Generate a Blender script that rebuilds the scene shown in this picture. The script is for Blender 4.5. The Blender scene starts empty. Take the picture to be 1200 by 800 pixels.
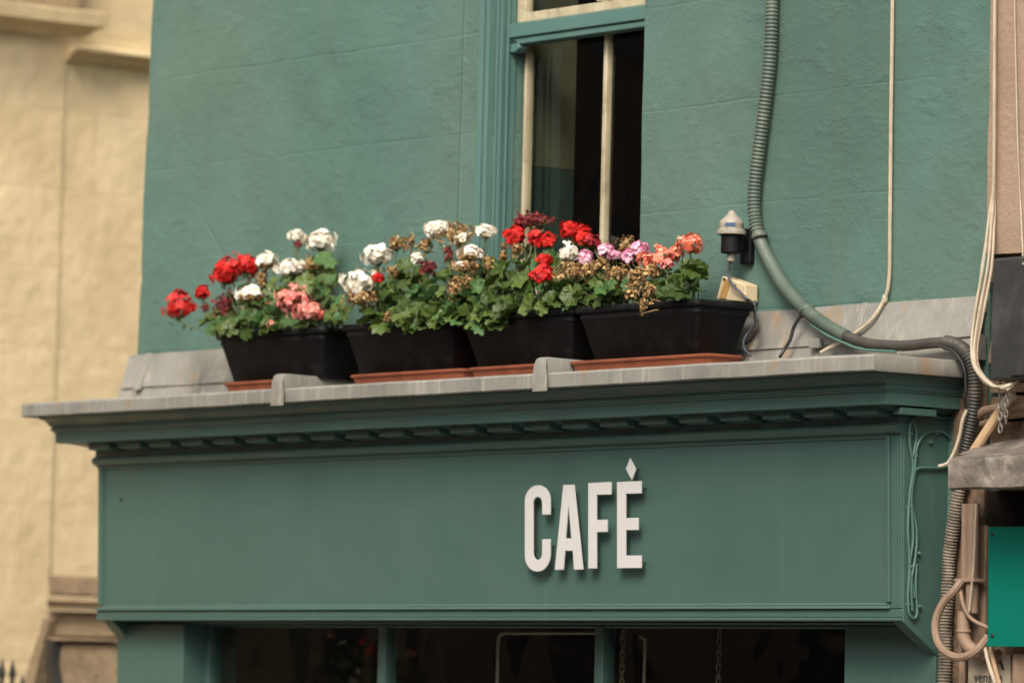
import bpy, math, random
from mathutils import Vector, Matrix, noise
random.seed(11)
R = math.radians
sc = bpy.context.scene
COL = sc.collection

# ------------------------------------------------------------------ camera
F = 6200.0                                     # focal length in pixels of the 1200 px wide photograph
VPX, VPY, ROLL = -4800., 322., .025
_b = F*F/(4800*ROLL + 322)
zc = Vector((ROLL*_b, -_b, F)).normalized()    # world Z seen by the camera (right, down, forward)
xc = -Vector((VPX, VPY, F)); xc = (xc - zc*xc.dot(zc)).normalized()
yc = zc.cross(xc)
MW = Matrix((xc, yc, zc))
def ray(px, py): return MW @ Vector(((px-600)/F, (py-400)/F, 1.0))
CAM = Vector((0, -.38, 3.2)) - 16.0*ray(600, 425)
def W(px, py, y):
    r = ray(px, py); return CAM + r*((y-CAM.y)/r.y)
def WX(px, py, x):
    r = ray(px, py); return CAM + r*((x-CAM.x)/r.x)
def mpp(p): return (Vector(p)-CAM).dot(MW @ Vector((0, 0, 1)))/F   # metres per photo pixel there

cd = bpy.data.cameras.new('camera'); cam = bpy.data.objects.new('camera', cd); COL.objects.link(cam)
rt = MW @ Vector((1, 0, 0)); up = MW @ Vector((0, -1, 0)); bk = MW @ Vector((0, 0, -1))
cam.matrix_world = Matrix(((rt.x, up.x, bk.x, CAM.x), (rt.y, up.y, bk.y, CAM.y), (rt.z, up.z, bk.z, CAM.z), (0, 0, 0, 1)))
cd.sensor_width = 36; cd.lens = F/1200*36
cd.clip_start = .5; cd.clip_end = 2000
cd.dof.use_dof = True; cd.dof.focus_distance = 15.2; cd.dof.aperture_fstop = 3.1
sc.camera = cam

# ------------------------------------------------------------------ materials
def N(nt, t, **k):
    n = nt.nodes.new(t)
    for a, v in k.items():
        if hasattr(n, a): setattr(n, a, v)
        else: n.inputs[a].default_value = v
    return n
def ramp(nt, src, stops):
    r = nt.nodes.new('ShaderNodeValToRGB'); el = r.color_ramp.elements
    while len(el) < len(stops): el.new(.5)
    for e, (p, c) in zip(el, stops):
        e.position = p; e.color = (*c, 1) if len(c) == 3 else c
    nt.links.new(src, r.inputs[0]); return r
def mixc(nt, fac, a, b, mode='MIX'):
    m = nt.nodes.new('ShaderNodeMix'); m.data_type = 'RGBA'; m.blend_type = mode
    for s, i in ((fac, 0), (a, 6), (b, 7)):
        if hasattr(s, 'is_output'): nt.links.new(s, m.inputs[i])
        elif isinstance(s, tuple): m.inputs[i].default_value = (*s, 1)
        else: m.inputs[i].default_value = s
    return m.outputs[2]
def newmat(name):
    m = bpy.data.materials.new(name); m.use_nodes = True
    nt = m.node_tree; b = nt.nodes['Principled BSDF']; return m, nt, b
def nz(nt, vec, scale, detail=5, rough=.55, st=None, dist=0):
    if st:
        mp = N(nt, 'ShaderNodeMapping'); mp.inputs['Scale'].default_value = st
        nt.links.new(vec, mp.inputs[0]); vec = mp.outputs[0]
    n = N(nt, 'ShaderNodeTexNoise'); n.inputs['Scale'].default_value = scale
    n.inputs['Detail'].default_value = detail; n.inputs['Roughness'].default_value = rough
    n.inputs['Distortion'].default_value = dist
    nt.links.new(vec, n.inputs['Vector']); return n.outputs['Fac']
def math_(nt, op, a, b=0., c=0.):
    m = N(nt, 'ShaderNodeMath'); m.operation = op
    for i, s in enumerate((a, b, c)):
        if hasattr(s, 'is_output'): nt.links.new(s, m.inputs[i])
        else: m.inputs[i].default_value = s
    return m.outputs[0]
def mrange(nt, v, a, b, c=0., d=1.):
    m = N(nt, 'ShaderNodeMapRange'); m.interpolation_type = 'SMOOTHSTEP'
    nt.links.new(v, m.inputs[0])
    for i, x in enumerate((a, b, c, d)): m.inputs[i+1].default_value = x
    return m.outputs[0]
def bump(nt, bsdf, h, dist, strength=1.):
    b = N(nt, 'ShaderNodeBump'); b.inputs['Distance'].default_value = dist; b.inputs['Strength'].default_value = strength
    nt.links.new(h, b.inputs['Height']); nt.links.new(b.outputs[0], bsdf.inputs['Normal'])

def simple(name, c, rough=.6, c2=None, scale=8, st=None, bscale=60, bdist=.001, spec=.5, metal=0., dirt=None, dscale=5, damt=.5):
    m, nt, b = newmat(name)
    tc = N(nt, 'ShaderNodeTexCoord').outputs['Object']
    c2 = c2 or tuple(x*.8 for x in c)
    n = nz(nt, tc, scale, 6, .6, st)
    col = ramp(nt, n, [(.35, c2), (.65, c)]).outputs[0]
    if dirt:
        d = mrange(nt, nz(nt, tc, dscale, 8, .7), .5, .72, 0, damt)
        col = mixc(nt, d, col, dirt)
    nt.links.new(col, b.inputs['Base Color'])
    b.inputs['Roughness'].default_value = rough; b.inputs['Metallic'].default_value = metal
    b.inputs['Specular IOR Level'].default_value = spec
    if bdist: bump(nt, b, nz(nt, tc, bscale, 4), bdist)
    return m

def island(name, cols, rough=.5, transl=0., spec=.3):
    m, nt, b = newmat(name)
    g = N(nt, 'ShaderNodeNewGeometry').outputs['Random Per Island']
    k = len(cols)
    r = ramp(nt, g, [(i/max(1, k-1), c) for i, c in enumerate(cols)])
    tc = N(nt, 'ShaderNodeTexCoord').outputs['Object']
    v = ramp(nt, nz(nt, tc, 90, 3), [(.3, (.72,)*3), (.7, (1.1,)*3)]).outputs[0]
    col = mixc(nt, 1., r.outputs[0], v, 'MULTIPLY')
    nt.links.new(col, b.inputs['Base Color']); b.inputs['Roughness'].default_value = rough
    b.inputs['Specular IOR Level'].default_value = spec
    if transl:
        t = N(nt, 'ShaderNodeBsdfTranslucent'); nt.links.new(col, t.inputs[0])
        mx = N(nt, 'ShaderNodeMixShader'); mx.inputs[0].default_value = transl
        nt.links.new(b.outputs[0], mx.inputs[1]); nt.links.new(t.outputs[0], mx.inputs[2])
        nt.links.new(mx.outputs[0], nt.nodes['Material Output'].inputs[0])
    return m

def stucco_mat():
    m, nt, b = newmat('teal_stucco')
    tc = N(nt, 'ShaderNodeTexCoord').outputs['Object']
    big = nz(nt, tc, .9, 4, .5)
    mid = nz(nt, tc, 5, 6, .6)
    col = ramp(nt, big, [(.28, (.068, .138, .106)), (.5, (.086, .155, .123)), (.72, (.098, .154, .112))]).outputs[0]
    v = ramp(nt, mid, [(.3, (.88,)*3), (.7, (1.08,)*3)]).outputs[0]
    col = mixc(nt, 1., col, v, 'MULTIPLY')
    streak = mrange(nt, nz(nt, tc, 1, 5, .6, (7, 7, .5)), .54, .72, 0, .5)
    col = mixc(nt, streak, col, (.105, .15, .095))
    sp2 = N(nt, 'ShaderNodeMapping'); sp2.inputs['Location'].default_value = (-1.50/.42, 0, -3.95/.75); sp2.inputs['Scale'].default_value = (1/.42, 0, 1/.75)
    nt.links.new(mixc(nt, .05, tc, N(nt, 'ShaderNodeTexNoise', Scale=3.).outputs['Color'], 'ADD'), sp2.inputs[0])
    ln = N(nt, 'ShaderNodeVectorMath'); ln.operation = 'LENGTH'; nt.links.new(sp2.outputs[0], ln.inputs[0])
    col = mixc(nt, mrange(nt, ln.outputs['Value'], .35, 1.1, .75, 0), col, (.062, .112, .085))  # soft patch of shade painted into the wall colour between conduit and cable
    scuff = mrange(nt, nz(nt, tc, 14, 8, .75), .66, .74, 0, .3)
    col = mixc(nt, scuff, col, (.16, .23, .185))
    nt.links.new(col, b.inputs['Base Color'])
    b.inputs['Roughness'].default_value = .62; b.inputs['Specular IOR Level'].default_value = .35
    sep = N(nt, 'ShaderNodeSeparateXYZ'); nt.links.new(tc, sep.inputs[0])
    wob = math_(nt, 'MULTIPLY', math_(nt, 'SUBTRACT', nz(nt, tc, 3, 4), .5), .03)
    zz = math_(nt, 'ADD', sep.outputs['Z'], wob)
    fr = math_(nt, 'PINGPONG', math_(nt, 'SUBTRACT', zz, 3.54), .158)
    # pingpong is 0 on a joint and .1765 half way to the next one
    joint = mrange(nt, fr, .0, .006, 1, 0)
    joint = math_(nt, 'MULTIPLY', joint, mrange(nt, nz(nt, tc, 1.3, 3), .36, .56))
    xx = math_(nt, 'ADD', sep.outputs['X'], math_(nt, 'MULTIPLY', wob, .4))
    band = math_(nt, 'SUBTRACT', mrange(nt, xx, -.300, -.293), math_(nt, 'MULTIPLY', mrange(nt, xx, -.291, -.281), .72))
    band = math_(nt, 'MULTIPLY', band, mrange(nt, xx, -.13, -.06, 1, 0))
    vo = N(nt, 'ShaderNodeTexVoronoi'); vo.feature = 'DISTANCE_TO_EDGE'; vo.inputs['Scale'].default_value = 1.5
    wv = mixc(nt, .12, tc, N(nt, 'ShaderNodeTexNoise', Scale=4.).outputs['Color'])
    nt.links.new(wv, vo.inputs['Vector'])
    crack = mrange(nt, vo.outputs['Distance'], 0, .012, 1, 0)
    crack = math_(nt, 'MULTIPLY', crack, mrange(nt, nz(nt, tc, 1.1, 2), .5, .6))
    h = math_(nt, 'MULTIPLY', nz(nt, tc, 5, 4), 2.2)
    h = math_(nt, 'ADD', h, math_(nt, 'MULTIPLY', nz(nt, tc, 22, 3, .5, (1, 1, 1.5)), .5))
    h = math_(nt, 'ADD', h, math_(nt, 'MULTIPLY', mrange(nt, nz(nt, tc, 11, 6, .65, (1, 1, 1.6)), .5, .72), .36))
    h = math_(nt, 'ADD', h, math_(nt, 'MULTIPLY', nz(nt, tc, 75, 4, .6), .26))
    h = math_(nt, 'SUBTRACT', h, math_(nt, 'MULTIPLY', joint, .24))
    h = math_(nt, 'ADD', h, math_(nt, 'MULTIPLY', band, .9))
    h = math_(nt, 'SUBTRACT', h, math_(nt, 'MULTIPLY', crack, .45))
    bump(nt, b, h, .0044, .85)
    return m

def paint_mat(name, c, c2, rough=.45):
    m, nt, b = newmat(name)
    tc = N(nt, 'ShaderNodeTexCoord').outputs['Object']
    col = ramp(nt, nz(nt, tc, 2.2, 5, .55), [(.3, c2), (.7, c)]).outputs[0]
    spk = mrange(nt, nz(nt, tc, 30, 8, .75), .655, .75, 0, .5)
    col = mixc(nt, spk, col, tuple(x*.5 for x in c))
    drip = mrange(nt, nz(nt, tc, 1, 6, .6, (16, 16, .9)), .58, .75, 0, .22)
    col = mixc(nt, drip, col, tuple(x*1.5 for x in c))
    nt.links.new(col, b.inputs['Base Color'])
    r = ramp(nt, nz(nt, tc, 6, 5), [(.3, (rough-.07,)*3), (.7, (rough+.1,)*3)]).outputs[0]
    nt.links.new(r, b.inputs['Roughness'])
    h = math_(nt, 'ADD', nz(nt, tc, 3.5, 3), math_(nt, 'MULTIPLY', nz(nt, tc, 45, 4, .6, (.35, 1, 1)), .12))
    bump(nt, b, h, .0035, .8)
    return m

def lead_mat():
    m, nt, b = newmat('weathered_lead')
    tc = N(nt, 'ShaderNodeTexCoord').outputs['Object']
    col = ramp(nt, nz(nt, tc, 4, 7, .65), [(.25, (.12, .113, .095)), (.5, (.205, .195, .165)), (.75, (.27, .255, .215))]).outputs[0]
    st = mrange(nt, nz(nt, tc, 1, 6, .7, (38, 38, 1.2)), .5, .72, 0, .55)
    col = mixc(nt, st, col, (.40, .36, .30))
    ru = mrange(nt, nz(nt, tc, 1, 5, .6, (9, 9, 3)), .56, .7, 0, .7)
    col = mixc(nt, ru, col, (.27, .155, .07))
    dk = mrange(nt, nz(nt, tc, 18, 8, .75), .62, .75, 0, .5)
    col = mixc(nt, dk, col, (.09, .085, .07))
    nt.links.new(col, b.inputs['Base Color'])
    b.inputs['Roughness'].default_value = .6; b.inputs['Metallic'].default_value = .0
    h = math_(nt, 'ADD', nz(nt, tc, 9, 4), math_(nt, 'MULTIPLY', nz(nt, tc, 60, 5), .25))
    bump(nt, b, h, .004, .7)
    return m

def ashlar_mat():
    m, nt, b = newmat('limestone_ashlar')
    tc = N(nt, 'ShaderNodeTexCoord').outputs['Object']
    sep = N(nt, 'ShaderNodeSeparateXYZ'); nt.links.new(tc, sep.inputs[0])
    cb = N(nt, 'ShaderNodeCombineXYZ'); nt.links.new(sep.outputs['Y'], cb.inputs[0]); nt.links.new(sep.outputs['Z'], cb.inputs[1])
    br = N(nt, 'ShaderNodeTexBrick'); nt.links.new(cb.outputs[0], br.inputs['Vector'])
    br.inputs['Scale'].default_value = 1.; br.inputs['Brick Width'].default_value = .62; br.inputs['Row Height'].default_value = .33
    br.inputs['Mortar Size'].default_value = .004; br.inputs['Mortar Smooth'].default_value = .5; br.inputs['Bias'].default_value = 0
    br.inputs['Color1'].default_value = (.70, .545, .325, 1); br.inputs['Color2'].default_value = (.74, .59, .37, 1)
    br.inputs['Mortar'].default_value = (.69, .525, .30, 1)
    v = ramp(nt, nz(nt, tc, 3, 7, .65), [(.3, (.8, .78, .72)), (.7, (1.08, 1.06, 1.02))]).outputs[0]
    col = mixc(nt, 1., br.outputs[0], v, 'MULTIPLY')
    st = mrange(nt, nz(nt, tc, 9, 6, .7, (1, 1, .6)), .62, .75, 0, .5)
    col = mixc(nt, st, col, (.36, .25, .12))
    nt.links.new(col, b.inputs['Base Color']); b.inputs['Roughness'].default_value = .85
    h = math_(nt, 'SUBTRACT', nz(nt, tc, 14, 6), math_(nt, 'MULTIPLY', br.outputs['Fac'], .15))
    bump(nt, b, h, .012, .7)
    return m

def glass_mat(name, ior, tint):
    m, nt, b = newmat(name); nt.nodes.remove(b)
    tr = N(nt, 'ShaderNodeBsdfTransparent'); tr.inputs[0].default_value = (*tint, 1)
    gl = N(nt, 'ShaderNodeBsdfGlossy'); gl.inputs['Roughness'].default_value = .03
    fr = N(nt, 'ShaderNodeFresnel'); fr.inputs[0].default_value = ior
    tc = N(nt, 'ShaderNodeTexCoord').outputs['Object']
    bp = N(nt, 'ShaderNodeBump'); bp.inputs['Distance'].default_value = .004
    nt.links.new(nz(nt, tc, 3, 2), bp.inputs['Height']); nt.links.new(bp.outputs[0], gl.inputs['Normal'])
    front = math_(nt, 'SUBTRACT', 1., N(nt, 'ShaderNodeNewGeometry').outputs['Backfacing'])
    mx = N(nt, 'ShaderNodeMixShader'); nt.links.new(math_(nt, 'MULTIPLY', fr.outputs[0], front), mx.inputs[0])
    nt.links.new(tr.outputs[0], mx.inputs[1]); nt.links.new(gl.outputs[0], mx.inputs[2])
    nt.links.new(mx.outputs[0], nt.nodes['Material Output'].inputs[0])
    return m

M = {}
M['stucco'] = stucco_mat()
M['fascia'] = paint_mat('fascia_paint', (.057, .110, .087), (.048, .098, .077), .42)
M['joinery'] = paint_mat('joinery_paint', (.088, .172, .142), (.072, .15, .125), .45)
M['lead'] = lead_mat()
M['ashlar'] = ashlar_mat()
M['cream'] = simple('cream_paint', (.52, .44, .29), .5, (.36, .29, .18), 12, (1, 1, .3), 80, .0015, dirt=(.2, .15, .09), dscale=20, damt=.7)
M['white'] = simple('white_letter', (.56, .53, .505), .5, (.52, .49, .465), 3, None, 50, .0002)
M['pin'] = simple('grey_pin', (.06, .1, .08), .4, bdist=0)
M['plastic'] = simple('black_plastic', (.003, .003, .0028), .6, (.0018, .0018, .0016), 9, None, 70, .0004, spec=.26, dirt=(.026, .024, .021), dscale=11, damt=.55)
M['terracotta'] = simple('orange_tray', (.26, .066, .026), .7, (.18, .045, .018), 14, None, 70, .0006)
M['soil'] = simple('soil', (.03, .02, .012), .95, None, 30, None, 90, .01)
M['glass'] = glass_mat('window_glass', 1.6, (.93, .95, .92))
M['room_dark'] = simple('dark_room_paint', (.045, .03, .016), .9, (.02, .014, .008), 2)
M['olive_wall'] = simple('olive_wallpaper', (.085, .078, .042), .8, (.065, .06, .034), 8)
M['green_dado'] = simple('green_dado_paint', (.012, .028, .018), .7)
M['hose_green'] = simple('green_hose', (.085, .108, .08), .55, (.06, .082, .06), 9, None, 60, .0006, dirt=(.16, .17, .12), dscale=12)
M['hose_black'] = simple('black_hose', (.055, .048, .036), .55, (.035, .03, .024), 9, None, 60, .0006, dirt=(.13, .11, .08), dscale=10)
M['hose_dirty'] = simple('dusty_hose', (.27, .225, .165), .7, (.11, .085, .06), 22, (1, 1, 1), 60, .001, dirt=(.05, .035, .025), dscale=16, damt=.9)
M['cable_white'] = simple('white_cable', (.47, .39, .28), .5, (.36, .29, .2), 20, bdist=0)
M['cable_black'] = simple('black_cable', (.022, .02, .017), .5, bdist=0)
M['cable_grey'] = simple('grey_cable', (.07, .075, .09), .5, bdist=0)
M['cable_green'] = simple('painted_cable', (.075, .15, .115), .45, (.06, .125, .095), 10, bdist=0)
M['pipe'] = simple('pinkish_pipe_paint', (.31, .205, .135), .6, (.22, .14, .09), 14, (1, 1, .3), 60, .001, dirt=(.14, .09, .055), dscale=12, damt=.6)
M['pink'] = simple('pink_render', (.33, .225, .15), .85, (.28, .19, .125), 5, None, 45, .004, dirt=(.3, .2, .13), dscale=9, damt=.4)
M['rubble'] = simple('dirty_brown_stone', (.26, .165, .095), .9, (.10, .06, .035), 7, None, 30, .012, dirt=(.03, .02, .013), dscale=6, damt=.8)
M['hood'] = simple('dirty_lead_hood', (.19, .155, .12), .65, (.075, .06, .048), 9, (1, 1, 2), 40, .006, dirt=(.42, .36, .28), dscale=9, damt=.6)
M['box_black'] = simple('dusty_black_box', (.03, .029, .027), .5, (.02, .02, .018), 3, (3, 3, .3), 60, .001, dirt=(.09, .085, .075), dscale=4, damt=.7)
M['sign_green'] = simple('emerald_sign_paint', (.0, .135, .092), .6, (.0, .125, .084), 3, None, 60, .0002, spec=.15)
M['plaque'] = simple('beige_plaque', (.40, .33, .235), .6, (.33, .26, .18), 6, None, 60, .001)
M['ink'] = simple('dark_lettering', (.02, .02, .018), .6, bdist=0)
M['cap_cream'] = simple('grey_cream_plastic', (.36, .31, .24), .5, (.25, .21, .16), 14, None, 60, .0008, dirt=(.10, .075, .055), dscale=30, damt=.9)
M['blue_tape'] = simple('blue_label', (.04, .085, .15), .5)
M['box_cream'] = simple('stained_cream_plastic', (.60, .49, .31), .5, (.52, .40, .23), 12, None, 60, .0008, dirt=(.25, .15, .06), dscale=18)
M['chain'] = simple('dull_steel', (.35, .32, .27), .45, metal=.7, bdist=0)
M['brass'] = simple('brass_chain', (.45, .38, .2), .45, metal=.7, bdist=0)
M['steel'] = simple('rail_steel', (.4, .34, .3), .4, metal=.6, bdist=0)
M['rod'] = simple('wooden_rod', (.48, .32, .18), .7, (.36, .22, .12), 18, (1, 1, .4))
M['pierstone'] = simple('weathered_pier_stone', (.25, .18, .105), .9, (.16, .11, .062), 6, None, 26, .012, dirt=(.07, .05, .03), dscale=5, damt=.7)
M['iron'] = simple('black_iron', (.015, .014, .013), .5, bdist=0)
M['asphalt'] = simple('asphalt', (.055, .053, .05), .9, (.045, .043, .04), 9, None, 60, .004)
M['paving'] = simple('paving_stone', (.16, .145, .12), .85, (.12, .11, .095), 3, None, 30, .004)
M['brickwall'] = simple('unseen_terrace_sooty_brick', (.24, .15, .09), .9, (.17, .10, .06), 3, None, 20, .01)
M['darkpane'] = simple('dark_window_pane', (.015, .016, .018), .15, bdist=0)
M['leaf'] = island('geranium_leaf', [(.028, .05, .010), (.072, .112, .020), (.042, .075, .014), (.115, .16, .034), (.055, .09, .017)], .45, .2)
M['leaf_young'] = island('geranium_leaf_pale', [(.05, .12, .03), (.09, .17, .05), (.06, .13, .04)], .5, .25)
M['stem'] = island('plant_stem', [(.07, .12, .03), (.12, .12, .045)], .6)
M['stem_dry'] = island('dry_stem', [(.17, .10, .045), (.25, .17, .08)], .8)
M['red'] = island('red_petals', [(.40, .006, .008), (.72, .02, .014), (.55, .010, .010), (.80, .05, .03)], .55, .2)
M['darkred'] = island('dark_red_petals', [(.20, .008, .014), (.33, .014, .02), (.14, .012, .014)], .7, .15)
M['maroon'] = island('wilted_maroon_petals', [(.16, .02, .025), (.28, .035, .04), (.10, .02, .018), (.22, .06, .04)], .8, .15)
M['whitep'] = island('white_petals', [(.70, .58, .38), (.86, .79, .66), (.88, .82, .70), (.82, .73, .57)], .6, .1)
M['salmon'] = island('salmon_petals', [(.72, .13, .10), (.88, .42, .33), (.80, .22, .17), (.86, .34, .27), (.62, .08, .08)], .55, .2)
M['pinkp'] = island('pink_petals', [(.70, .12, .30), (.88, .52, .60), (.82, .33, .46), (.90, .62, .68)], .55, .2)
M['coral'] = island('coral_petals', [(.68, .09, .05), (.84, .25, .14), (.88, .42, .28), (.78, .15, .08)], .55, .2)
M['brown'] = island('dead_petals', [(.22, .11, .04), (.40, .24, .085), (.15, .07, .03), (.56, .38, .17), (.32, .17, .07)], .85, .15)

# ------------------------------------------------------------------ mesh builder
class MB:
    def __init__(s): s.v = []; s.f = []; s.mi = []
    def add(s, vs, fs, mi=0):
        o = len(s.v); s.v += [Vector(p) for p in vs]
        for f in fs: s.f.append([i+o for i in f]); s.mi.append(mi)
        return s
    def box(s, a, b, mi=0):
        x0, y0, z0 = a; x1, y1, z1 = b
        return s.add([(x0, y0, z0), (x1, y0, z0), (x1, y1, z0), (x0, y1, z0), (x0, y0, z1), (x1, y0, z1), (x1, y1, z1), (x0, y1, z1)],
              [(0, 3, 2, 1), (4, 5, 6, 7), (0, 1, 5, 4), (1, 2, 6, 5), (2, 3, 7, 6), (3, 0, 4, 7)], mi)
    def prism(s, pts, d, mi=0):                      # a planar outline pushed along d
        n = len(pts); d = Vector(d)
        vs = [Vector(p) for p in pts]; vs = vs + [p+d for p in vs]
        return s.add(vs, [list(range(n))[::-1], list(range(n, 2*n))] + [(i, (i+1) % n, n+(i+1) % n, n+i) for i in range(n)], mi)
    def loft(s, rings, cap=True, mi=0):
        n = len(rings[0]); vs = [p for r in rings for p in r]; fs = []
        for k in range(len(rings)-1):
            for i in range(n): fs.append((k*n+i, k*n+(i+1) % n, (k+1)*n+(i+1) % n, (k+1)*n+i))
        if cap: fs += [list(range(n))[::-1], list(range((len(rings)-1)*n, len(rings)*n))]
        return s.add(vs, fs, mi)
    def lathe(s, c, prof, seg=20, axis=(0, 0, 1), mi=0):
        q = Vector((0, 0, 1)).rotation_difference(Vector(axis)); c = Vector(c)
        rings = [[c + q @ Vector((r*math.cos(2*math.pi*i/seg), r*math.sin(2*math.pi*i/seg), z)) for i in range(seg)] for r, z in prof]
        return s.loft(rings, True, mi)
    def tube(s, path, r, seg=8, mi=0, cap=True):
        path = [Vector(p) for p in path]
        rf = r if callable(r) else (lambda t: r)
        L = 0; t0 = (path[1]-path[0]).normalized()
        u = t0.orthogonal().normalized(); rings = []
        for i, p in enumerate(path):
            if i: L += (p-path[i-1]).length
            a = path[max(0, i-1)]; b = path[min(len(path)-1, i+1)]
            t = (b-a).normalized() if (b-a).length > 1e-9 else t0
            u = (u - t*u.dot(t)).normalized(); w = t.cross(u); rr = rf(L)
            rings.append([p + (u*math.cos(2*math.pi*k/seg)+w*math.sin(2*math.pi*k/seg))*rr for k in range(seg)])
        return s.loft(rings, cap, mi)
    def build(s, name, mats, parent=None, smooth=True, ang=35, bev=0, seg=2):
        me = bpy.data.meshes.new(name)
        off = Vector((0, 0, 0)); p = parent
        while p: off += p.location; p = p.parent
        me.from_pydata([v-off for v in s.v], [], s.f)
        mats = mats if isinstance(mats, (list, tuple)) else [mats]
        for m in mats: me.materials.append(M[m] if isinstance(m, str) else m)
        if len(mats) > 1: me.polygons.foreach_set('material_index', s.mi)
        if smooth:
            me.shade_smooth(); me.set_sharp_from_angle(angle=R(ang))
        me.update()
        o = bpy.data.objects.new(name, me); COL.objects.link(o); o.parent = parent
        if bev:
            b = o.modifiers.new('bevel', 'BEVEL'); b.width = bev; b.segments = seg; b.limit_method = 'ANGLE'; b.angle_limit = R(40)
            b.harden_normals = True
        return o
def tag(o, label=None, cat=None, group=None, kind=None):
    if label: o['label'] = label
    if cat: o['category'] = cat
    if group: o['group'] = group
    if kind: o['kind'] = kind
    return o
def thing(name, loc, label, cat, group=None):
    o = bpy.data.objects.new(name, None); COL.objects.link(o); o.location = loc; o.empty_display_size = .05
    return tag(o, label, cat, group)
def spline(pts, step=.01):
    P = [Vector(p) for p in pts]; P = [P[0]*2-P[1]] + P + [P[-1]*2-P[-2]]; out = []
    for i in range(1, len(P)-2):
        a, b, c, d = P[i-1:i+3]; n = max(2, int((c-b).length/step))
        for k in range(n):
            t = k/n
            out.append(.5*((2*b)+(c-a)*t+(2*a-5*b+4*c-d)*t*t+(3*b-a-3*c+d)*t**3))
    out.append(P[-2]); return out
def pix(pts, y): return [W(p[0], p[1], p[2] if len(p) > 2 else y) for p in pts]

# ------------------------------------------------------------------ the street
g = MB().add([(-400, -400, 0), (400, -400, 0), (400, 400, 0), (-400, 400, 0)], [(0, 1, 2, 3)]).build('ground', 'asphalt', None, False); tag(g, kind='structure')
g = MB().box((-60, -2.4, .004), (60, 40, .13)).build('pavement', 'paving', None, False); tag(g, kind='structure')

# ------------------------------------------------------------------ the cafe building
XL, XR = -2.605, 1.70
cafe = thing('cafe_building', (-.5, 1.5, .13), 'teal painted shop building with a sash window above a moulded green cornice', 'building')
OX0, OX1, OZ0, OZ1 = -.629, .130, 3.42, 5.35
def wall_mesh():
    mb = MB()
    xs = [XL + i*(OX0-XL)/40 for i in range(41)] + [OX0 + i*(OX1-OX0)/12 for i in range(1, 13)] + [OX1 + i*(XR-OX1)/32 for i in range(1, 33)]
    zs = [2.432 + i*(OZ0-2.432)/24 for i in range(25)] + [OZ0 + i*(OZ1-OZ0)/40 for i in range(1, 41)] + [OZ1 + i*.3 for i in range(1, 9)]
    nx = len(xs)
    for z in zs:
        for i, x in enumerate(xs):
            dx = 0
            if i == 0: dx = (z-3.9)*.024 + .010*noise.noise((z*3, 1, 2)) + .012*max(0, noise.noise((z*9, 4, 2)))
            if i in (40, 52) and OZ0 <= z <= OZ1: dx = .0025*noise.noise((z*5, i, 0))
            mb.v.append(Vector((x+dx, .005*noise.noise((x*1.7, 5, z*1.7)) + .002*noise.noise((x*6, 9, z*6)), z)))
    for k in range(len(zs)-1):
        for i in range(nx-1):
            if 40 <= i < 52 and 24 <= k < 64: continue
            mb.f.append([k*nx+i, k*nx+i+1, (k+1)*nx+i+1, (k+1)*nx+i]); mb.mi.append(0)
    nv = len(mb.v)
    def wrap(ids, depth):
        o = len(mb.v)
        for j in ids: p = mb.v[j].copy(); p.y = depth; mb.v.append(p)
        for q in range(len(ids)-1): mb.f.append([ids[q], ids[q+1], o+q+1, o+q]); mb.mi.append(0)
    col = lambda i, a, b: [k*nx+i for k in range(a, b)]
    wrap(col(0, 0, len(zs)), 5.0)
    wrap(col(nx-1, 0, len(zs))[::-1], .3)
    wrap(col(40, 24, 65)[::-1], .135); wrap(col(52, 24, 65), .135)
    wrap([24*nx+i for i in range(40, 53)][::-1], .135); wrap([64*nx+i for i in range(40, 53)], .135)
    wrap([(len(zs)-1)*nx+i for i in range(nx)], 5.0)
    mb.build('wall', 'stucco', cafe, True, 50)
wall_mesh()

# sash window
win = MB()
zt = OZ1-.004
for x0, x1, y0, y1 in ((OX0+.001, OX0+.007, .008, .020), (OX0+.001, OX0+.013, .020, .034), (OX0+.001, OX0+.008, .034, .046), (OX0+.001, OX0+.014, .046, .055), (OX0+.001, OX0+.005, .055, .088)):
    win.box((x0, y0, OZ0+.002), (x1, y1-.001, zt))
win.box((OX1-.005, .088, OZ0+.002), (OX1-.001, .134, zt)); win.box((OX0+.002, .012, OZ0+.003), (OX1-.002, .134, OZ0+.035))
win.box((OX0-.06, -.016, OZ0), (OX0-.035, -.002, zt)); win.box((OX0-.033, -.010, OZ0), (OX0-.012, -.002, zt)); win.box((OX0-.010, -.020, OZ0), (OX0-.001, .006, zt))
window = win.build('sash_window', 'joinery', cafe, bev=.003)
def sash(name, y0, y1, z0, z1, st, low, topr, mat):
    s = MB(); xa, xb = OX0+.008, OX1-.006
    s.box((xa, y0, z0), (xa+st, y1, z1)); s.box((xb-st, y0, z0), (xb, y1, z1))
    s.box((xa+st, y0+.002, z0), (xb-st, y1-.001, z0+low)); s.box((xa+st, y0+.002, z1-topr), (xb-st, y1-.001, z1))
    return s.build(name, mat, window, bev=.003)
ZM = 4.335
sash('lower_sash', .118, .150, OZ0+.036, ZM-.005, .013, .06, .04, 'cream')
sash('upper_sash', .084, .114, ZM, zt-.004, .045, .030, .05, 'cream')
mr = MB().box((OX0+.005, .052, ZM-.052), (OX1-.004, .113, ZM-.006)).box((OX0+.005, .060, ZM-.074), (OX1-.004, .112, ZM-.0525))
hp = [W(599, 44, .06), W(607, 47, .06), W(608, 56, .06), W(603, 62, .06), W(595, 63, .06), W(590, 58, .06), W(591, 50, .06)]
mr.prism(hp, (.012, .034, 0)); mr.build('meeting_rail', 'joinery', window, bev=.005, seg=3)
XB = -.203
MB().box((XB-.0095, .114, OZ0+.096), (XB+.0095, .140, ZM-.046)).build('glazing_bar', 'cream', window, bev=.004)
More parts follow.
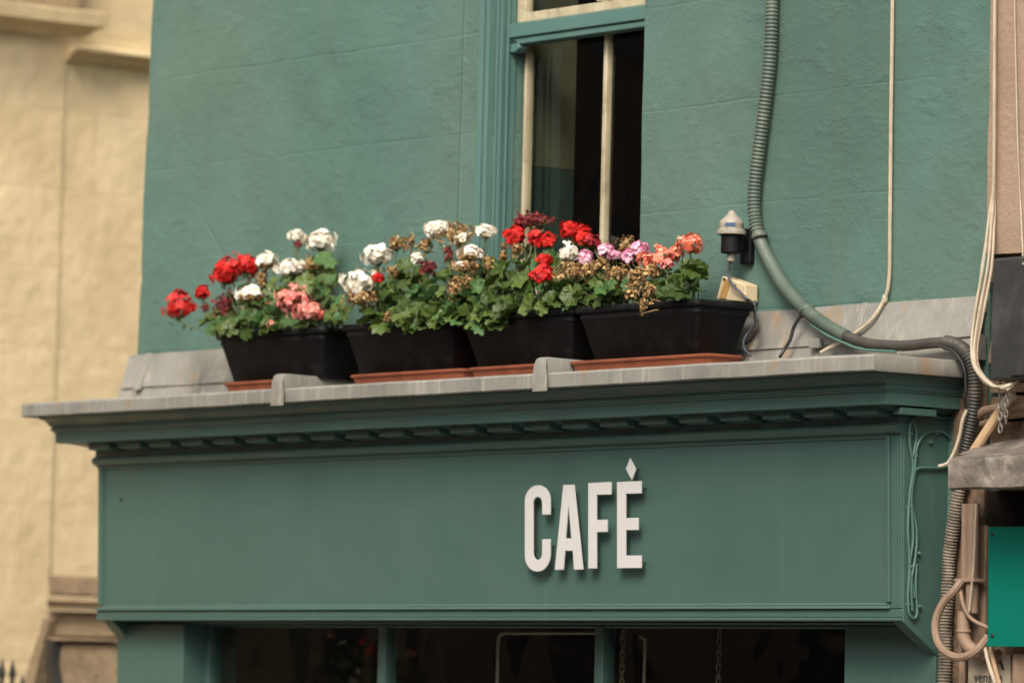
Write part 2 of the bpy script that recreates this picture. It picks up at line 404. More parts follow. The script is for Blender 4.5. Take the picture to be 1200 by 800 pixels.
MB().box((XB-.012, .082, ZM+.031), (XB+.012, .112, zt-.06)).build('glazing_bar', 'cream', window, bev=.004)
for xa, xb in ((OX0+.03, XB-.012), (XB+.012, OX1-.028)):
    MB().box((xa-.004, .131, OZ0+.09), (xb+.004, .135, ZM-.04)).build('pane', 'glass', window, False)
for xa, xb in ((OX0+.053, XB-.012), (XB+.012, OX1-.051)):
    MB().box((xa-.004, .097, ZM+.028), (xb+.004, .101, zt-.05)).build('pane', 'glass', window, False)
# room behind it
rm = MB()
rm.box((-2.3, 3.2, 2.9), (1.5, 3.25, 5.6)); rm.box((-2.35, .30, 2.9), (-2.3, 3.2, 5.6)); rm.box((1.5, .30, 2.9), (1.55, 3.2, 5.6)); rm.box((-2.3, .3, 5.6), (1.5, 3.2, 5.65)); rm.box((-2.3, .3, 2.85), (1.5, 3.2, 2.9))
rm.box((-2.3, .26, 2.9), (OX0-.06, .30, 5.6)); rm.box((OX1+.05, .26, 2.9), (1.5, .30, 5.6))
rm.build('room', 'room_dark', cafe, False)
zd = W(640, 196, .25).z
MB().box((OX0-.058, .155, zd), (OX0-.03, .36, 5.5)).build('window_reveal', 'olive_wall', cafe, False)
MB().box((OX0-.058, .155, OZ0), (OX0-.03, .36, zd-.002)).build('reveal_dado', 'green_dado', cafe, False)

# lead flashing along the foot of the wall
def strip(prof, x0, x1, n, jit, name, mat='lead', parent=cafe):
    mb = MB(); rings = []
    for i in range(n+1):
        x = x0 + (x1-x0)*i/n
        ring = [Vector((x, y + jit*noise.noise((x*4, y*30, z*20)), z + jit*.8*noise.noise((x*3+9, z*9, 3)))) for y, z in prof]
        rings.append(ring)
    mb.loft(rings, True); return mb.build(name, mat, parent, True, 40)
strip([(-.004, 3.345), (-.009, 3.349), (-.046, 3.232), (-.041, 3.229), (-.016, 3.30), (-.006, 3.30)], XL-.045, 1.695, 90, .005, 'flashing')
strip([(-.006, 3.235), (-.036, 3.240), (-.060, 3.165), (-.004, 3.165)], XL-.06, 1.695, 60, .004, 'flashing')
for px, w_ in ((172, .018), (1010, .012)):
    b0 = W(px, 400, -.02).x
    MB().loft([[(b0-w_, -.012, 3.352), (b0+w_, -.012, 3.352), (b0+w_, -.004, 3.352), (b0-w_, -.004, 3.352)],
               [(b0-w_, -.062, 3.222), (b0+w_, -.062, 3.222), (b0+w_, -.046, 3.222), (b0-w_, -.046, 3.222)]]).build('lead_welt', 'lead', cafe, bev=.003)
pc = W(955, 407, -.06); MB().box((pc.x-.022, -.066, 3.222), (pc.x+.022, -.05, 3.252)).build('lead_clip', 'lead', cafe, bev=.004)

# cornice: profile (overhang, z) carried round three sides
YF = -.165; FX0, FX1 = -2.575, 1.54
def carry(prof, name, mat, sl=.165/.215, sr=.11/.215, yl=-.003, yr=-.003, jit=0, nseg=40, close=True):
    mb = MB(); rings = []
    def ring(kind, t=0):
        out = []
        for o, z in prof:
            if kind == 'l': p = (FX0-o*(sl if o > .05 or o < 0 else .06), yl, z)
            elif kind == 'r': p = (FX1+o*(sr if o > .05 or o < 0 else .15), yr, z)
            else:
                xa, xb = FX0-o*(sl if o > .05 or o < 0 else .06), FX1+o*(sr if o > .05 or o < 0 else .15); p = (xa+(xb-xa)*t, YF-o, z)
            p = Vector(p)
            if jit: p += Vector((0, jit*noise.noise((p.x*5, o*20, z*9)), jit*noise.noise((p.x*4, 3, o*9))))
            out.append(p)
        return out
    rings = [ring('l')] + [ring('f', i/nseg) for i in range(nseg+1)] + [ring('r')]
    mb.loft(rings, close); return mb.build(name, mat, cafe, True, 28)
corn = carry([(.0, 2.94), (.012, 2.944), (.013, 2.953), (.028, 2.958), (.035, 2.966), (.036, 2.976), (.030, 2.984), (.022, 2.986), (.022, 3.014), (.118, 3.034), (.118, 3.030), (.125, 3.030),
       (.125, 3.064), (.131, 3.066), (.134, 3.071), (.140, 3.073), (.141, 3.079), (.136, 3.081), (.137, 3.086), (.143, 3.088), (.147, 3.096), (.155, 3.105), (.166, 3.110), (.172, 3.113), (.174, 3.121), (-.16, 3.121)], 'cornice', 'fascia', jit=.0012)
for i in range(-1, 21):
    xr = 1.332 - i*.1862
    if xr > 1.54: continue
    xa = xr-.126 + random.uniform(-.003, .003)
    yo, yi = -.254, -.19
    MB().loft([[(xa, yo, 3.006), (xr, yo, 3.006), (xr, yi, 3.000), (xa, yi, 3.000)], [(xa, yo, 3.0285), (xr, yo, 3.0285), (xr, yi, 3.0165), (xa, yi, 3.0165)]]).build('dentil', 'fascia', corn, bev=.002)
MB().box((1.567, -.235, 3.004), (1.60, -.10, 3.024)).build('dentil', 'fascia', corn, bev=.002)

ledge = carry([(.190, 3.120), (.215, 3.116), (.219, 3.120), (.219, 3.157), (.212, 3.164), (-.12, 3.168), (-.12, 3.122)], 'lead_ledge', 'lead', yl=-.02, yr=-.05, jit=.0022, nseg=70)
for px, py in ((328, 470), (636, 450)):
    b = W(px, py, -.385)
    rb = MB()
    sec = lambda y, z0, z1, w: [(b.x-w, y, z0), (b.x+w, y, z0), (b.x+w*.97, y, z1-.005), (b.x+w*.8, y, z1), (b.x-w*.8, y, z1), (b.x-w*.97, y, z1-.005)]
    rb.loft([sec(-.396, 3.108, 3.150, .036), sec(-.398, 3.125, 3.19, .030), sec(-.394, 3.14, 3.206, .026), sec(-.382, 3.15, 3.2105, .023), sec(-.24, 3.16, 3.2085, .022), sec(-.10, 3.16, 3.209, .019)])
    rb.build('lead_roll', 'lead', ledge, True, 50)

# fascia with its moulded frame (the board leans forward a little)
def yf(z): return -.156 - .016*(z-2.43)/.52
def slab(mb, x0, x1, z0, z1, a, b=None):
    b = a if b is None else b
    mb.loft([[(x0, yf(z0)-a, z0), (x1, yf(z0)-a, z0), (x1, -.01, z0), (x0, -.01, z0)], [(x0, yf(z1)-b, z1), (x1, yf(z1)-b, z1), (x1, -.01, z1), (x0, -.01, z1)]])
fa = MB(); slab(fa, FX0+.02, FX1-.008, 2.44, 2.955, 0)
fascia = fa.build('fascia_board', 'fascia', cafe, True)
fr = MB()
def rail(z0, z1, a): slab(fr, FX0, FX1-.001, z0, z1, a)
slab(fr, FX0, FX1-.001, 2.428, 2.438, .012); slab(fr, FX0, FX1-.001, 2.4382, 2.462, .007); slab(fr, FX0+.001, FX1-.046, 2.4622, 2.472, .016, .013); slab(fr, FX0+.03, FX1-.05, 2.4722, 2.480, .006, .002)
slab(fr, FX0+.0005, FX0+.022, 2.4802, 2.951, .004); slab(fr, FX0+.0225, FX0+.032, 2.4802, 2.951, .0075)
slab(fr, FX1-.046, FX1-.0005, 2.4632, 2.951, .006); slab(fr, FX1-.060, FX1-.0465, 2.4802, 2.951, .012); slab(fr, FX1-.072, FX1-.0605, 2.4802, 2.951, .004)
fr.build('fascia_frame', 'fascia', cafe, True, bev=.003)
nl = W(145, 585, -.16); MB().lathe((nl.x, yf(nl.z)+.001, nl.z), [(.005, 0), (.005, .006), (.002, .008)], 8, (0, -1, 0)).build('nail', 'iron', fascia)
# console at the end of the fascia
cs = [(FX1, -.158, 2.425), (FX1, -.02, 2.33), (FX1, -.02, 2.2), (FX1, .0, 2.2), (FX1, .0, 3.01), (FX1, yf(3.01)+.002, 3.01)]
MB().prism([(x-.042, y, z) for x, y, z in cs], (.044, 0, 0)).build('console', 'fascia', cafe, bev=.003)
cl = [(FX0+.02, -.150, 2.427), (FX0+.02, -.09, 2.37), (FX0+.02, -.085, 2.2), (FX0+.02, .0, 2.2), (FX0+.02, .0, 2.427)]
MB().prism(cl, (.06, 0, 0)).build('console', 'fascia', cafe, bev=.003)
# shop front
MB().box((FX0+.04, -.06, 2.4205), (FX1-.044, .05, 2.4275)).box((FX0+.05, -.085, 2.423), (FX1-.044, -.061, 2.427)).build('soffit_moulding', 'fascia', cafe, bev=.003)
px = lambda x, y, yy=740: W(x, yy, y).x
MB().box((px(146, -.09), -.09, .13), (px(215, -.09), .02, 2.420)).build('pilaster', 'fascia', cafe, bev=.004)
MB().box((px(990, -.03), -.03, .13), (FX1-.002, .03, 2.420)).build('pilaster', 'fascia', cafe, bev=.004)
sf = MB()
def post(a, b, y0=-.0, y1=.05): sf.box((px(a, y0), y0, .13), (px(b, y0), y1, 2.4195))
post(238, 246); post(443, 452, 0, .05); post(697, 707, 0, .05); sf.box((px(238, 0), .003, 2.411), (px(990, 0)-.002, .048, 2.420))
sf.box((px(238, 0), -.02, .13), (px(990, 0), .05, .7))
sf.build('shop_window_frame', 'fascia', cafe, bev=.004)
for a, b in ((246, 443), (452, 697), (707, 990)):
    MB().box((px(a, 0)-.01, .02, .72), (px(b, 0)+.01, .026, 2.414)).build('shop_pane', 'glass', cafe, False)
sr = MB()
sr.box((-2.5, 3.9, .13), (1.5, 3.95, 2.75)); sr.box((1.48, .06, .13), (1.5, 3.9, 2.75)); sr.box((-2.52, .06, .13), (-2.5, 3.9, 2.75)); sr.box((-2.5, .06, 2.70), (1.48, 3.9, 2.75)); sr.box((-2.5, .06, .13), (1.48, 3.9, .15))
sr.build('shop_interior', 'room_dark', cafe, False)
MB().box((-2.3, .08, .15), (-2.25, 1.1, 2.66)).build('shop_side_wall', 'olive_wall', cafe, False)

# ------------------------------------------------------------------ CAFÉ lettering
sg = thing('cafe_sign', (.1, -.2, 2.55), 'raised white condensed capital letters reading CAFÉ on the green fascia', 'sign')
YL = -.195
def lx(u): return W(580+u/4.445, 610, YL).x
ref_z = lambda v: W(735, 520+v/4.445, YL).z
def LP(pts): return [(lx(u), 0, ref_z(v)) for u, v in pts]
def letter(outline, name='letter', hole=None):
    mb = MB()
    for poly in outline:
        pts = [Vector((x, yf(z)-.031, z)) for x, _, z in LP(poly)]
        mb.prism(pts, (0, .004, 0))
    return mb.build(name, 'white', sg, True, 30, bev=.0006)
def arc(cx_, cy_, rx, ry, a0, a1, n=12): return [(cx_+rx*math.cos(R(a0+(a1-a0)*i/n)), cy_+ry*math.sin(R(a0+(a1-a0)*i/n))) for i in range(n+1)]
# C as one band
mb = MB(); outer = [(289, 357)] + arc(223, 284, 66, 84, 0, -180, 16) + arc(223, 574, 66, 84, 180, 0, 16) + [(289, 487)]
inner = [(247, 357)] + arc(223.5, 296, 23.5, 34, 0, -180, 16) + arc(223.5, 562, 23.5, 34, 180, 0, 16) + [(247, 487)]
A = [Vector((x, yf(z)-.031, z)) for x, _, z in LP(outer)]; B = [Vector((x, yf(z)-.031, z)) for x, _, z in LP(inner)]
n = len(A); d = Vector((0, .004, 0)); vs = A+B+[p+d for p in A]+[p+d for p in B]; fs = []
for i in range(n-1):
    fs += [(i, i+1, n+i+1, n+i), (2*n+i, 3*n+i, 3*n+i+1, 2*n+i+1), (i, 2*n+i, 2*n+i+1, i+1), (n+i, n+i+1, 3*n+i+1, 3*n+i)]
fs += [(0, n, 3*n, 2*n), (n-1, 3*n-1, 4*n-1, 2*n-1)]
mb.add(vs, fs); mb.build('letter', 'white', sg, True, 30, bev=.0006)
letter([[(357, 203), (385, 203), (385, 322), (382, 322), (369, 485), (365, 550), (357, 650), (313, 650)], [(385, 203), (413, 203), (459, 650), (413, 650), (406, 550), (399, 485), (386, 322), (385, 322)], [(369.2, 485), (398.8, 485), (405.6, 550), (365.4, 550)]])
letter([[(487, 197), (606, 195), (606, 260), (530, 260), (530, 391), (586, 391), (586, 455), (530, 455), (530, 645), (487, 645)]])
letter([[(637, 197), (763, 195), (763, 259), (682, 259), (682, 385), (747, 385), (747, 448), (682, 448), (682, 580), (763, 580), (763, 645), (637, 645)]])
letter([[(704, 75), (735, 135), (714, 190), (683, 130)]], 'accent')
for u, v in ((178, 290), (178, 540), (268, 320), (268, 520), (340, 610), (432, 610), (385, 240), (508, 230), (508, 610), (570, 228), (660, 230), (660, 612), (745, 228), (745, 612), (709, 130)):
    q = LP([(u, v)])[0]
    MB().tube([(q[0], yf(q[2])-.029, q[2]), (q[0], yf(q[2])+.002, q[2])], .0035, 8).build('standoff_pin', 'pin', sg)

# ------------------------------------------------------------------ planters and drip trays
def rrect(x0, x1, y0, y1, r, z, n=4):
    out = []
    for cx_, cy_, a0 in ((x1-r, y1-r, 0), (x0+r, y1-r, 90), (x0+r, y0+r, 180), (x1-r, y0+r, 270)):
        for i in range(n+1):
            a = R(a0+90*i/n); out.append(Vector((cx_+r*math.cos(a), cy_+r*math.sin(a), z)))
    return out
ZB, ZR = 3.203, 3.364
TX = [(-1.720, -1.115), (-1.013, -.425), (-.395, .172), (.183, .768)]
TL = ['black plastic trough at the far end of the ledge holding red and salmon geraniums',
      'black plastic trough of mostly white and faded geraniums beside the lone salmon clump',
      'black plastic trough under the red geraniums in front of the window bar',
      'black plastic trough with its end face showing, nearest the beige box']
TRL = ['short terracotta drip tray beside the first lead roll, under the red geraniums',
       'terracotta drip tray just past the first lead roll under the white geraniums',
       'short terracotta drip tray ending against the second lead roll',
       'long terracotta drip tray past the second lead roll under the end trough']
TRX = [(W(262, 448, -.30).x, -1.235), (W(410, 440, -.30).x, W(543, 433, -.30).x), (W(549, 432, -.30).x, .112), (.178, W(833, 415, -.30).x)]
for k, ((x0, x1), (t0, t1)) in enumerate(zip(TX, TRX)):
    y0, y1 = -.296, -.064
    p = thing('planter', ((x0+x1)/2, -.18, ZB), TL[k], 'planter', 'black troughs along the ledge')
    L = lambda i, z, r=.02: rrect(x0+i, x1-i, y0+i*.8, y1-i*.8, r, z)
    body = MB(); dz = .003*(k % 2)
    body.loft([L(.056, ZB), L(.051, ZB+.005), L(.0165, ZB+.122), L(.012, ZB+.125), L(.012, ZB+.142+dz), L(.020, ZB+.142), L(.036, ZB+.10), L(.056, ZB+.04)], True)
    body.build('tub', 'plastic', p, True, 40)
    rim = MB(); rim.loft([L(.012, ZR-.020), L(.002, ZR-.018), L(0, ZR-.013), L(0, ZR-.005), L(.003, ZR), L(.014, ZR), L(.016, ZR-.006), L(.016, ZR-.020)], False)
    n = 20; o = 0
    rim.f += [[i, 7*n+i, 7*n+(i+1) % n, (i+1) % n] for i in range(n)]; rim.mi += [0]*n
    rim.build('rim', 'plastic', p, True, 45)
    so = MB(); so.add(rrect(x0+.02, x1-.02, y0+.02, y1-.02, .02, ZR-.03), [list(range(20))]).build('soil', 'soil', p, False)
    tr = thing('drip_tray', ((t0+t1)/2, -.18, 3.168), TRL[k], 'tray', 'terracotta drip trays under the troughs')
    T = lambda i, z: rrect(t0+i, t1-i, -.308+i, -.165-i, .02, z)
    MB().loft([T(.018, 3.170), T(.012, 3.172), T(.007, 3.190), T(.001, 3.193), T(0, 3.199), T(.004, 3.2015), T(.008, 3.199), T(.014, 3.176)], True).build('tray', 'terracotta', tr, True, 40)

# ------------------------------------------------------------------ geraniums
def petal(mb, c, nrm, d, ln, wd, curl, mi):
    s = nrm.cross(d).normalized()
    def P(a, b, h): return c + d*(ln*a) + s*(wd*b) + nrm*(h*ln)
    j = random.uniform(-.06, .06)
    vs = [P(0, .12, 0), P(0, -.12, 0), P(.5, .85, .10+j), P(.5, 0, .02), P(.5, -.85, .10-j), P(.86, .8, .05-curl+j), P(.95, 0, -.02-curl), P(.86, -.8, .05-curl-j), P(1.04, .35, -.06-curl), P(1.02, -.35, -.05-curl)]
    mb.add(vs, [(1, 0, 3), (0, 2, 3), (1, 3, 4), (2, 5, 6, 3), (3, 6, 7, 4), (5, 8, 6), (6, 9, 7)], mi)
def rnd_dir():
    while True:
        v = Vector((random.uniform(-1, 1), random.uniform(-1, 1), random.uniform(-1, 1)))
        if .05 < v.length < 1: return v.normalized()
def floret(mb, c, nrm, size, mi, wilt=0.):
    u = nrm.orthogonal().normalized(); w = nrm.cross(u); a0 = random.uniform(0, 6.28)
    for k in range(5):
        a = a0 + k*2*math.pi/5 + random.uniform(-.15, .15)
        d = (u*math.cos(a)+w*math.sin(a) + nrm*random.uniform(.1, .4)).normalized()
        nn = nrm
        if wilt:
            d = (d*(1-wilt) + rnd_dir()*wilt).normalized(); nn = (nrm + rnd_dir()*wilt).normalized()
            nn = (nn - d*nn.dot(d)).normalized()
        else: nn = (nrm - d*nrm.dot(d)).normalized()
        petal(mb, c, nn, d, size*random.uniform(.85, 1.12), size*random.uniform(.42, .56)*(1-.5*wilt), random.uniform(0, .2)+wilt*.3, mi)
KM = {'red': 'red', 'dark': 'darkred', 'maroon': 'maroon', 'white': 'whitep', 'salmon': 'salmon', 'pink': 'pinkp', 'coral': 'coral', 'brown': 'brown'}
HEADN = {'red': 'scarlet flower head', 'dark': 'dark red fading flower head', 'maroon': 'wilted maroon flower head', 'white': 'white flower head', 'salmon': 'salmon pink flower head',
         'pink': 'pale pink flower head', 'coral': 'coral orange flower head', 'brown': 'dried brown flower head', 'faded': 'white flower head turning brown'}
def head(plant, px_, py_, rx, ry, kind, y, base):
    if y < 0: y += .045
    c = W(px_, py_, y); k = mpp(c); ax, az = rx*k*1.27, ry*k*1.3
    mb = MB(); big = min(ax, az)
    size = max(.008, min(.0165, big*.62))
    area = ax*az*2+ax*ax*2
    n = max(5, int(area/(size*size)*1.25)); n = min(n, 42) if kind not in ('salmon', 'coral') else int(n*.72)
    mats = [KM.get(kind, 'whitep'), 'brown', 'stem']
    for i in range(n):
        zz = 1-1.55*(i+.5)/n; a = i*2.39996+random.uniform(-.3, .3); q = math.sqrt(max(0, 1-zz*zz))
        nd = Vector((q*math.cos(a), q*math.sin(a), zz)) + rnd_dir()*.22
        sh = random.uniform(.45, 1.06) if kind not in ('salmon', 'coral', 'pink') else random.uniform(.6, 1.22)
        pos = c + Vector((nd.x*(ax-size*.6)*sh, nd.y*(ax-size*.6)*sh, nd.z*(az-size*.5)*sh))
        nr = (nd + rnd_dir()*.3).normalized()
        if kind == 'brown': floret(mb, pos, nr, size*.85, 0, .55)
        elif kind == 'maroon': floret(mb, pos, nr, size*.85, 0, .5)
        elif kind == 'faded':
            if nd.z < .1 or random.random() < .28: floret(mb, pos, nr, size*.8, 1, .55)
            else: floret(mb, pos, nr, size, 0, .1)
        else:
            floret(mb, pos, nr, size, 0, .05 if random.random() < .8 else .35)
        if i % 2 == 0:
            mb.tube([c - Vector((0, 0, az*.75)), pos-nr*.004], .0011, 4, 2, False)
    for i in range(max(2, n//8)):                       # dry or budding bits below
        d = Vector((random.uniform(-1, 1)*ax*.6, random.uniform(-1, 1)*ax*.6, -az*random.uniform(.6, 1.05)))
        floret(mb, c+d, rnd_dir(), size*.5, 1 if kind in ('faded', 'brown', 'white', 'pink', 'maroon') else 2, .6)
    h = mb.build('flower_head', mats, plant, True, 80)
    h['label'] = HEADN[kind]
    b0 = Vector(base); s0 = c - Vector((0, 0, az*.7))
    mid = b0.lerp(s0, .5) + Vector((random.uniform(-.02, .02), random.uniform(-.02, .02), .012 if abs(b0.x-s0.x) < .12 else -.01))
    MB().tube(spline([b0, mid, s0, s0+Vector((0, 0, az*.3))], .02), lambda t: .0026, 6).build('stem', 'stem_dry' if kind == 'brown' and random.random() < .5 else 'stem', h)
def leaf(mb, c, nrm, d, r, mi=0):
    d = (d - nrm*d.dot(nrm)).normalized(); s = nrm.cross(d)
    n = 28; cup = random.uniform(-.25, .4); fold = random.uniform(-.1, .4); ph = random.uniform(0, 6.28)
    vs = [c]
    for ring in (.55, 1.):
        for i in range(n):
            a = 2*math.pi*i/n; rr = r*ring
            if ring == 1.: rr *= 1 + .11*math.cos(7*a+math.pi) + random.uniform(-.045, .045)
            if i == n//2: rr *= .42
            if i in (n//2-1, n//2+1): rr *= .9
            h = cup*r*ring*ring + fold*r*abs(math.sin(a))*ring*.8 + .10*r*ring*math.sin(3*a+ph) + (.09 if ring == 1 else .05)*r*math.cos(7*a)
            vs.append(c + d*(rr*math.cos(a)) + s*(rr*math.sin(a)) + nrm*h)
    fs = [(0, 1+i, 1+(i+1) % n) for i in range(n)] + [(1+i, 1+n+i, 1+n+(i+1) % n, 1+(i+1) % n) for i in range(n)]
    mb.add(vs, fs, mi)
def foliage(plant, blobs, base_fn, heads=()):
    mb = MB(); sm = MB()
    for (px_, py_, rx, ry, n) in blobs:
        for i in range(n):
            a = random.uniform(0, 6.28); q = math.sqrt(random.random())
            y = random.uniform(-.31, -.09)
            if py_+ry*q*math.sin(a) > 365: y = random.uniform(-.33, -.26)
            lu, lv = px_+rx*q*math.cos(a), py_+ry*q*math.sin(a)
            for hx, hy, hrx, hry, kd, hyy in heads:
                if ((lu-hx)/(hrx+7))**2 + ((lv-hy)/(hry+7))**2 < 1 and y < hyy+.11: y = min(-.075, hyy+.125)
            c = W(lu, lv, y)
            # nothing inside the tub wall
            if c.z < ZR+.012 and -.303 < c.y: c.y = -.309-random.uniform(0, .02)
            nrm = (Vector((random.gauss(.15, .5), random.gauss(-.55, .45), random.gauss(.75, .35)))).normalized()
            d = (Vector((random.gauss(0, .7), random.gauss(-.4, .5), random.gauss(-.2, .4)))).normalized()
            if abs(d.dot(nrm)) > .95: d = nrm.orthogonal()
            r = random.uniform(.017, .038)
            leaf(mb, c, nrm, d, r, 1 if random.random() < .22 else 0)
            if i % 2 == 0:
                b0 = base_fn(c); sm.tube(spline([b0, b0.lerp(c, .55)+Vector((0, 0, .015)), c - nrm*.002], .03), .0018, 5, 0, False)
    mb.build('foliage', ['leaf', 'leaf_young'], plant, True, 80)
    sm.build('stem', 'stem', plant)
def geranium(bx, label, heads, blobs, ti):
    x0, x1 = TX[ti]
    p = thing('geranium', (bx, -.18, ZR-.03), label, 'plant', 'geraniums in the troughs')
    def bf(c):
        return Vector((min(x1-.05, max(x0+.05, bx + (c.x-bx)*.45)), max(-.26, min(-.11, c.y*.3-.11)), ZR-.032))
    foliage(p, blobs, bf, heads)
    for (hx, hy, rx, ry, kind, y) in heads: head(p, hx, hy, rx, ry, kind, y, bf(W(hx, hy, y+.045)))
X = lambda p, y=-.22: W(p, 370, y).x
geranium(X(285), 'geranium with scarlet heads leaning out past the far end of the first trough',
  [(274, 316, 26, 15, 'red', -.25), (262, 322, 14, 12, 'red', -.30), (290, 312, 14, 11, 'red', -.24), (210, 360, 18, 18, 'red', -.28), (237, 343, 9, 7, 'red', -.25), (262, 358, 12, 13, 'maroon', -.30), (241, 361, 5, 6, 'maroon', -.3)],
  [(262, 376, 26, 13, 26), (292, 362, 26, 18, 20), (285, 345, 20, 12, 10)], 0)
geranium(X(330, -.17), 'tall geranium with creamy white heads standing at the back of the first trough',
  [(311, 308, 14, 11, 'faded', -.2), (341, 314, 18, 10, 'white', -.19), (296, 348, 20, 12, 'faded', -.32), (375, 283, 18, 12, 'white', -.15), (348, 276, 9, 7, 'white', -.15), (365, 313, 10, 8, 'brown', -.18), (306, 329, 7, 9, 'brown', -.22), (350, 287, 5, 4, 'maroon', -.16)],
  [(378, 328, 12, 32, 22), (355, 322, 22, 14, 16), (330, 340, 24, 14, 16), (312, 374, 22, 12, 14), (300, 384, 40, 7, 10)], 0)
geranium(X(372), 'geranium with salmon pink heads drooping over the first trough rim',
  [(344, 352, 19, 13, 'salmon', -.32), (362, 366, 18, 9, 'salmon', -.345), (336, 360, 7, 8, 'salmon', -.34), (318, 380, 6, 4, 'salmon', -.36)],
  [(378, 362, 26, 15, 30), (345, 375, 28, 10, 16), (396, 364, 14, 9, 10)], 0)
geranium(X(440), 'geranium with big round white heads and browned petals overhanging the second trough',
  [(443, 301, 18, 13, 'white', -.2), (421, 331, 20, 14, 'white', -.32), (424, 350, 18, 9, 'brown', -.33), (443, 326, 8, 6, 'red', -.31), (465, 286, 11, 10, 'brown', -.2), (482, 283, 5, 8, 'brown', -.2), (461, 318, 8, 6, 'brown', -.25), (489, 303, 7, 6, 'white', -.24), (502, 315, 10, 11, 'maroon', -.3), (455, 372, 5, 8, 'brown', -.38)],
  [(470, 345, 34, 24, 42), (490, 362, 30, 22, 38), (445, 368, 30, 10, 22), (480, 320, 26, 12, 12), (485, 380, 34, 9, 14)], 1)
geranium(X(540), 'geranium with tall white heads and many dried brown ones before the window frame',
  [(513, 269, 18, 9, 'white', -.18), (498, 288, 9, 9, 'brown', -.2), (535, 275, 18, 12, 'brown', -.2), (540, 282, 9, 8, 'faded', -.24), (569, 271, 12, 7, 'white', -.16), (552, 299, 17, 11, 'faded', -.26), (545, 313, 16, 7, 'faded', -.28), (533, 337, 9, 12, 'brown', -.33), (547, 330, 6, 6, 'brown', -.3), (572, 310, 6, 12, 'brown', -.22), (526, 300, 6, 10, 'maroon', -.24)],
  [(520, 345, 28, 22, 34), (560, 335, 30, 20, 36), (520, 370, 24, 14, 16), (580, 318, 20, 12, 12), (575, 374, 26, 10, 12)], 1)
geranium(X(620), 'geranium with bright scarlet heads standing in front of the window glass',
  [(626, 259, 20, 10, 'maroon', -.16), (611, 262, 8, 9, 'dark', -.17), (603, 277, 12, 11, 'red', -.2), (627, 280, 9, 10, 'red', -.22), (642, 283, 9, 10, 'red', -.2), (637, 322, 11, 11, 'red', -.33), (625, 323, 6, 5, 'red', -.33), (638, 304, 9, 6, 'red', -.28), (590, 300, 5, 14, 'brown', -.2), (605, 292, 8, 7, 'brown', -.22)],
  [(580, 358, 28, 22, 40), (615, 345, 34, 22, 46), (630, 310, 30, 14, 18), (660, 345, 24, 20, 22)], 2)
geranium(X(690), 'geranium with pale pink heads among dry brown seed heads beside the dark window pane',
  [(668, 270, 12, 10, 'red', -.16), (684, 279, 11, 10, 'red', -.18), (697, 284, 9, 9, 'dark', -.18), (667, 297, 10, 10, 'white', -.24), (711, 295, 9, 8, 'pink', -.26), (686, 303, 8, 7, 'pink', -.28), (722, 299, 7, 5, 'pink', -.25), (671, 320, 17, 13, 'brown', -.3), (690, 318, 12, 10, 'brown', -.28), (706, 312, 12, 10, 'brown', -.26), (722, 322, 13, 12, 'brown', -.3)],
  [(690, 342, 36, 18, 44), (660, 350, 24, 14, 20), (715, 340, 28, 14, 24)], 3)
geranium(X(790), 'geranium with coral orange heads and a bright green clump by the trough end',
  [(736, 301, 8, 8, 'pink', -.26), (749, 293, 9, 8, 'pink', -.24), (735, 288, 11, 10, 'brown', -.22), (757, 306, 9, 9, 'coral', -.27), (776, 303, 12, 9, 'coral', -.25), (792, 298, 9, 8, 'coral', -.22), (772, 291, 5, 4, 'coral', -.2), (781, 310, 8, 6, 'salmon', -.27), (809, 287, 14, 11, 'coral', -.2), (748, 326, 12, 14, 'brown', -.3), (741, 343, 9, 12, 'brown', -.34), (763, 342, 9, 10, 'brown', -.34), (753, 358, 5, 10, 'brown', -.38), (764, 318, 10, 8, 'brown', -.28)],
  [(800, 326, 28, 18, 36), (782, 342, 22, 14, 22), (755, 345, 24, 10, 10), (815, 318, 14, 8, 8)], 3)

# ------------------------------------------------------------------ things fixed on the wall
def ribbed(r0, amp, per):
    return lambda t: r0 + amp*(1-abs(math.sin(math.pi*t/per))**1.6*2)*-.5
hose = thing('corrugated_conduit', W(905, 0, -.03), 'ribbed green conduit curving down the wall into a thicker black hose', 'conduit')
hp = pix([(915, -420, -.028), (908, -150, -.028), (905, 0, -.028), (903, 60, -.028), (898, 110, -.028), (889, 180, -.028), (884, 225, -.028), (885, 255, -.028), (891, 285, -.030)], 0)
MB().tube(spline(hp, .0019), ribbed(.0190, .0036, .0115), 14).build('ribbed_pipe', 'hose_green', hose, True, 60)
hs = pix([(890, 281, -.030), (897, 297, -.03), (915, 330, -.035), (932, 351, -.045), (950, 368, -.06), (970, 382, -.075), (992, 394, -.085)], 0)
MB().tube(spline(hs, .01), lambda t:   .0198 + .001*math.sin(t*9), 14).build('smooth_sleeve', 'hose_green', hose, True, 60)
hb = pix([(990, 393, -.085), (1005, 399, -.09), (1025, 403.5, -.095), (1060, 405, -.095), (1090, 402, -.09), (1108, 401, -.085)], 0)
MB().tube(spline(hb, .01), .0155, 14).build('black_hose', 'hose_black', hose, True, 60)
hb = pix([(1107, 401, -.085), (1120, 404, -.08), (1133, 414, -.08), (1141, 432, -.075), (1143, 455, -.07), (1141, 480, -.065), (1136, 505, -.06), (1131, 530, -.055), (1127, 560, -.05)], 0)
MB().tube(spline(hb, .0016), ribbed(.0195, .0038, .0095), 14).build('ribbed_hose', 'hose_black', hose, True, 60)
for px_, py_ in ((891, 278), (946, 366)):
    c = W(px_, py_, -.034 if px_ < 900 else -.055)
    MB().lathe(c - Vector((.006, 0, -.01)), [(.0235, 0), (.025, .003), (.025, .010), (.0235, .013)], 16, (.35, 0, -1) if px_ < 900 else (.62, -.15, -.8)).build('clip', 'hose_green', hose)
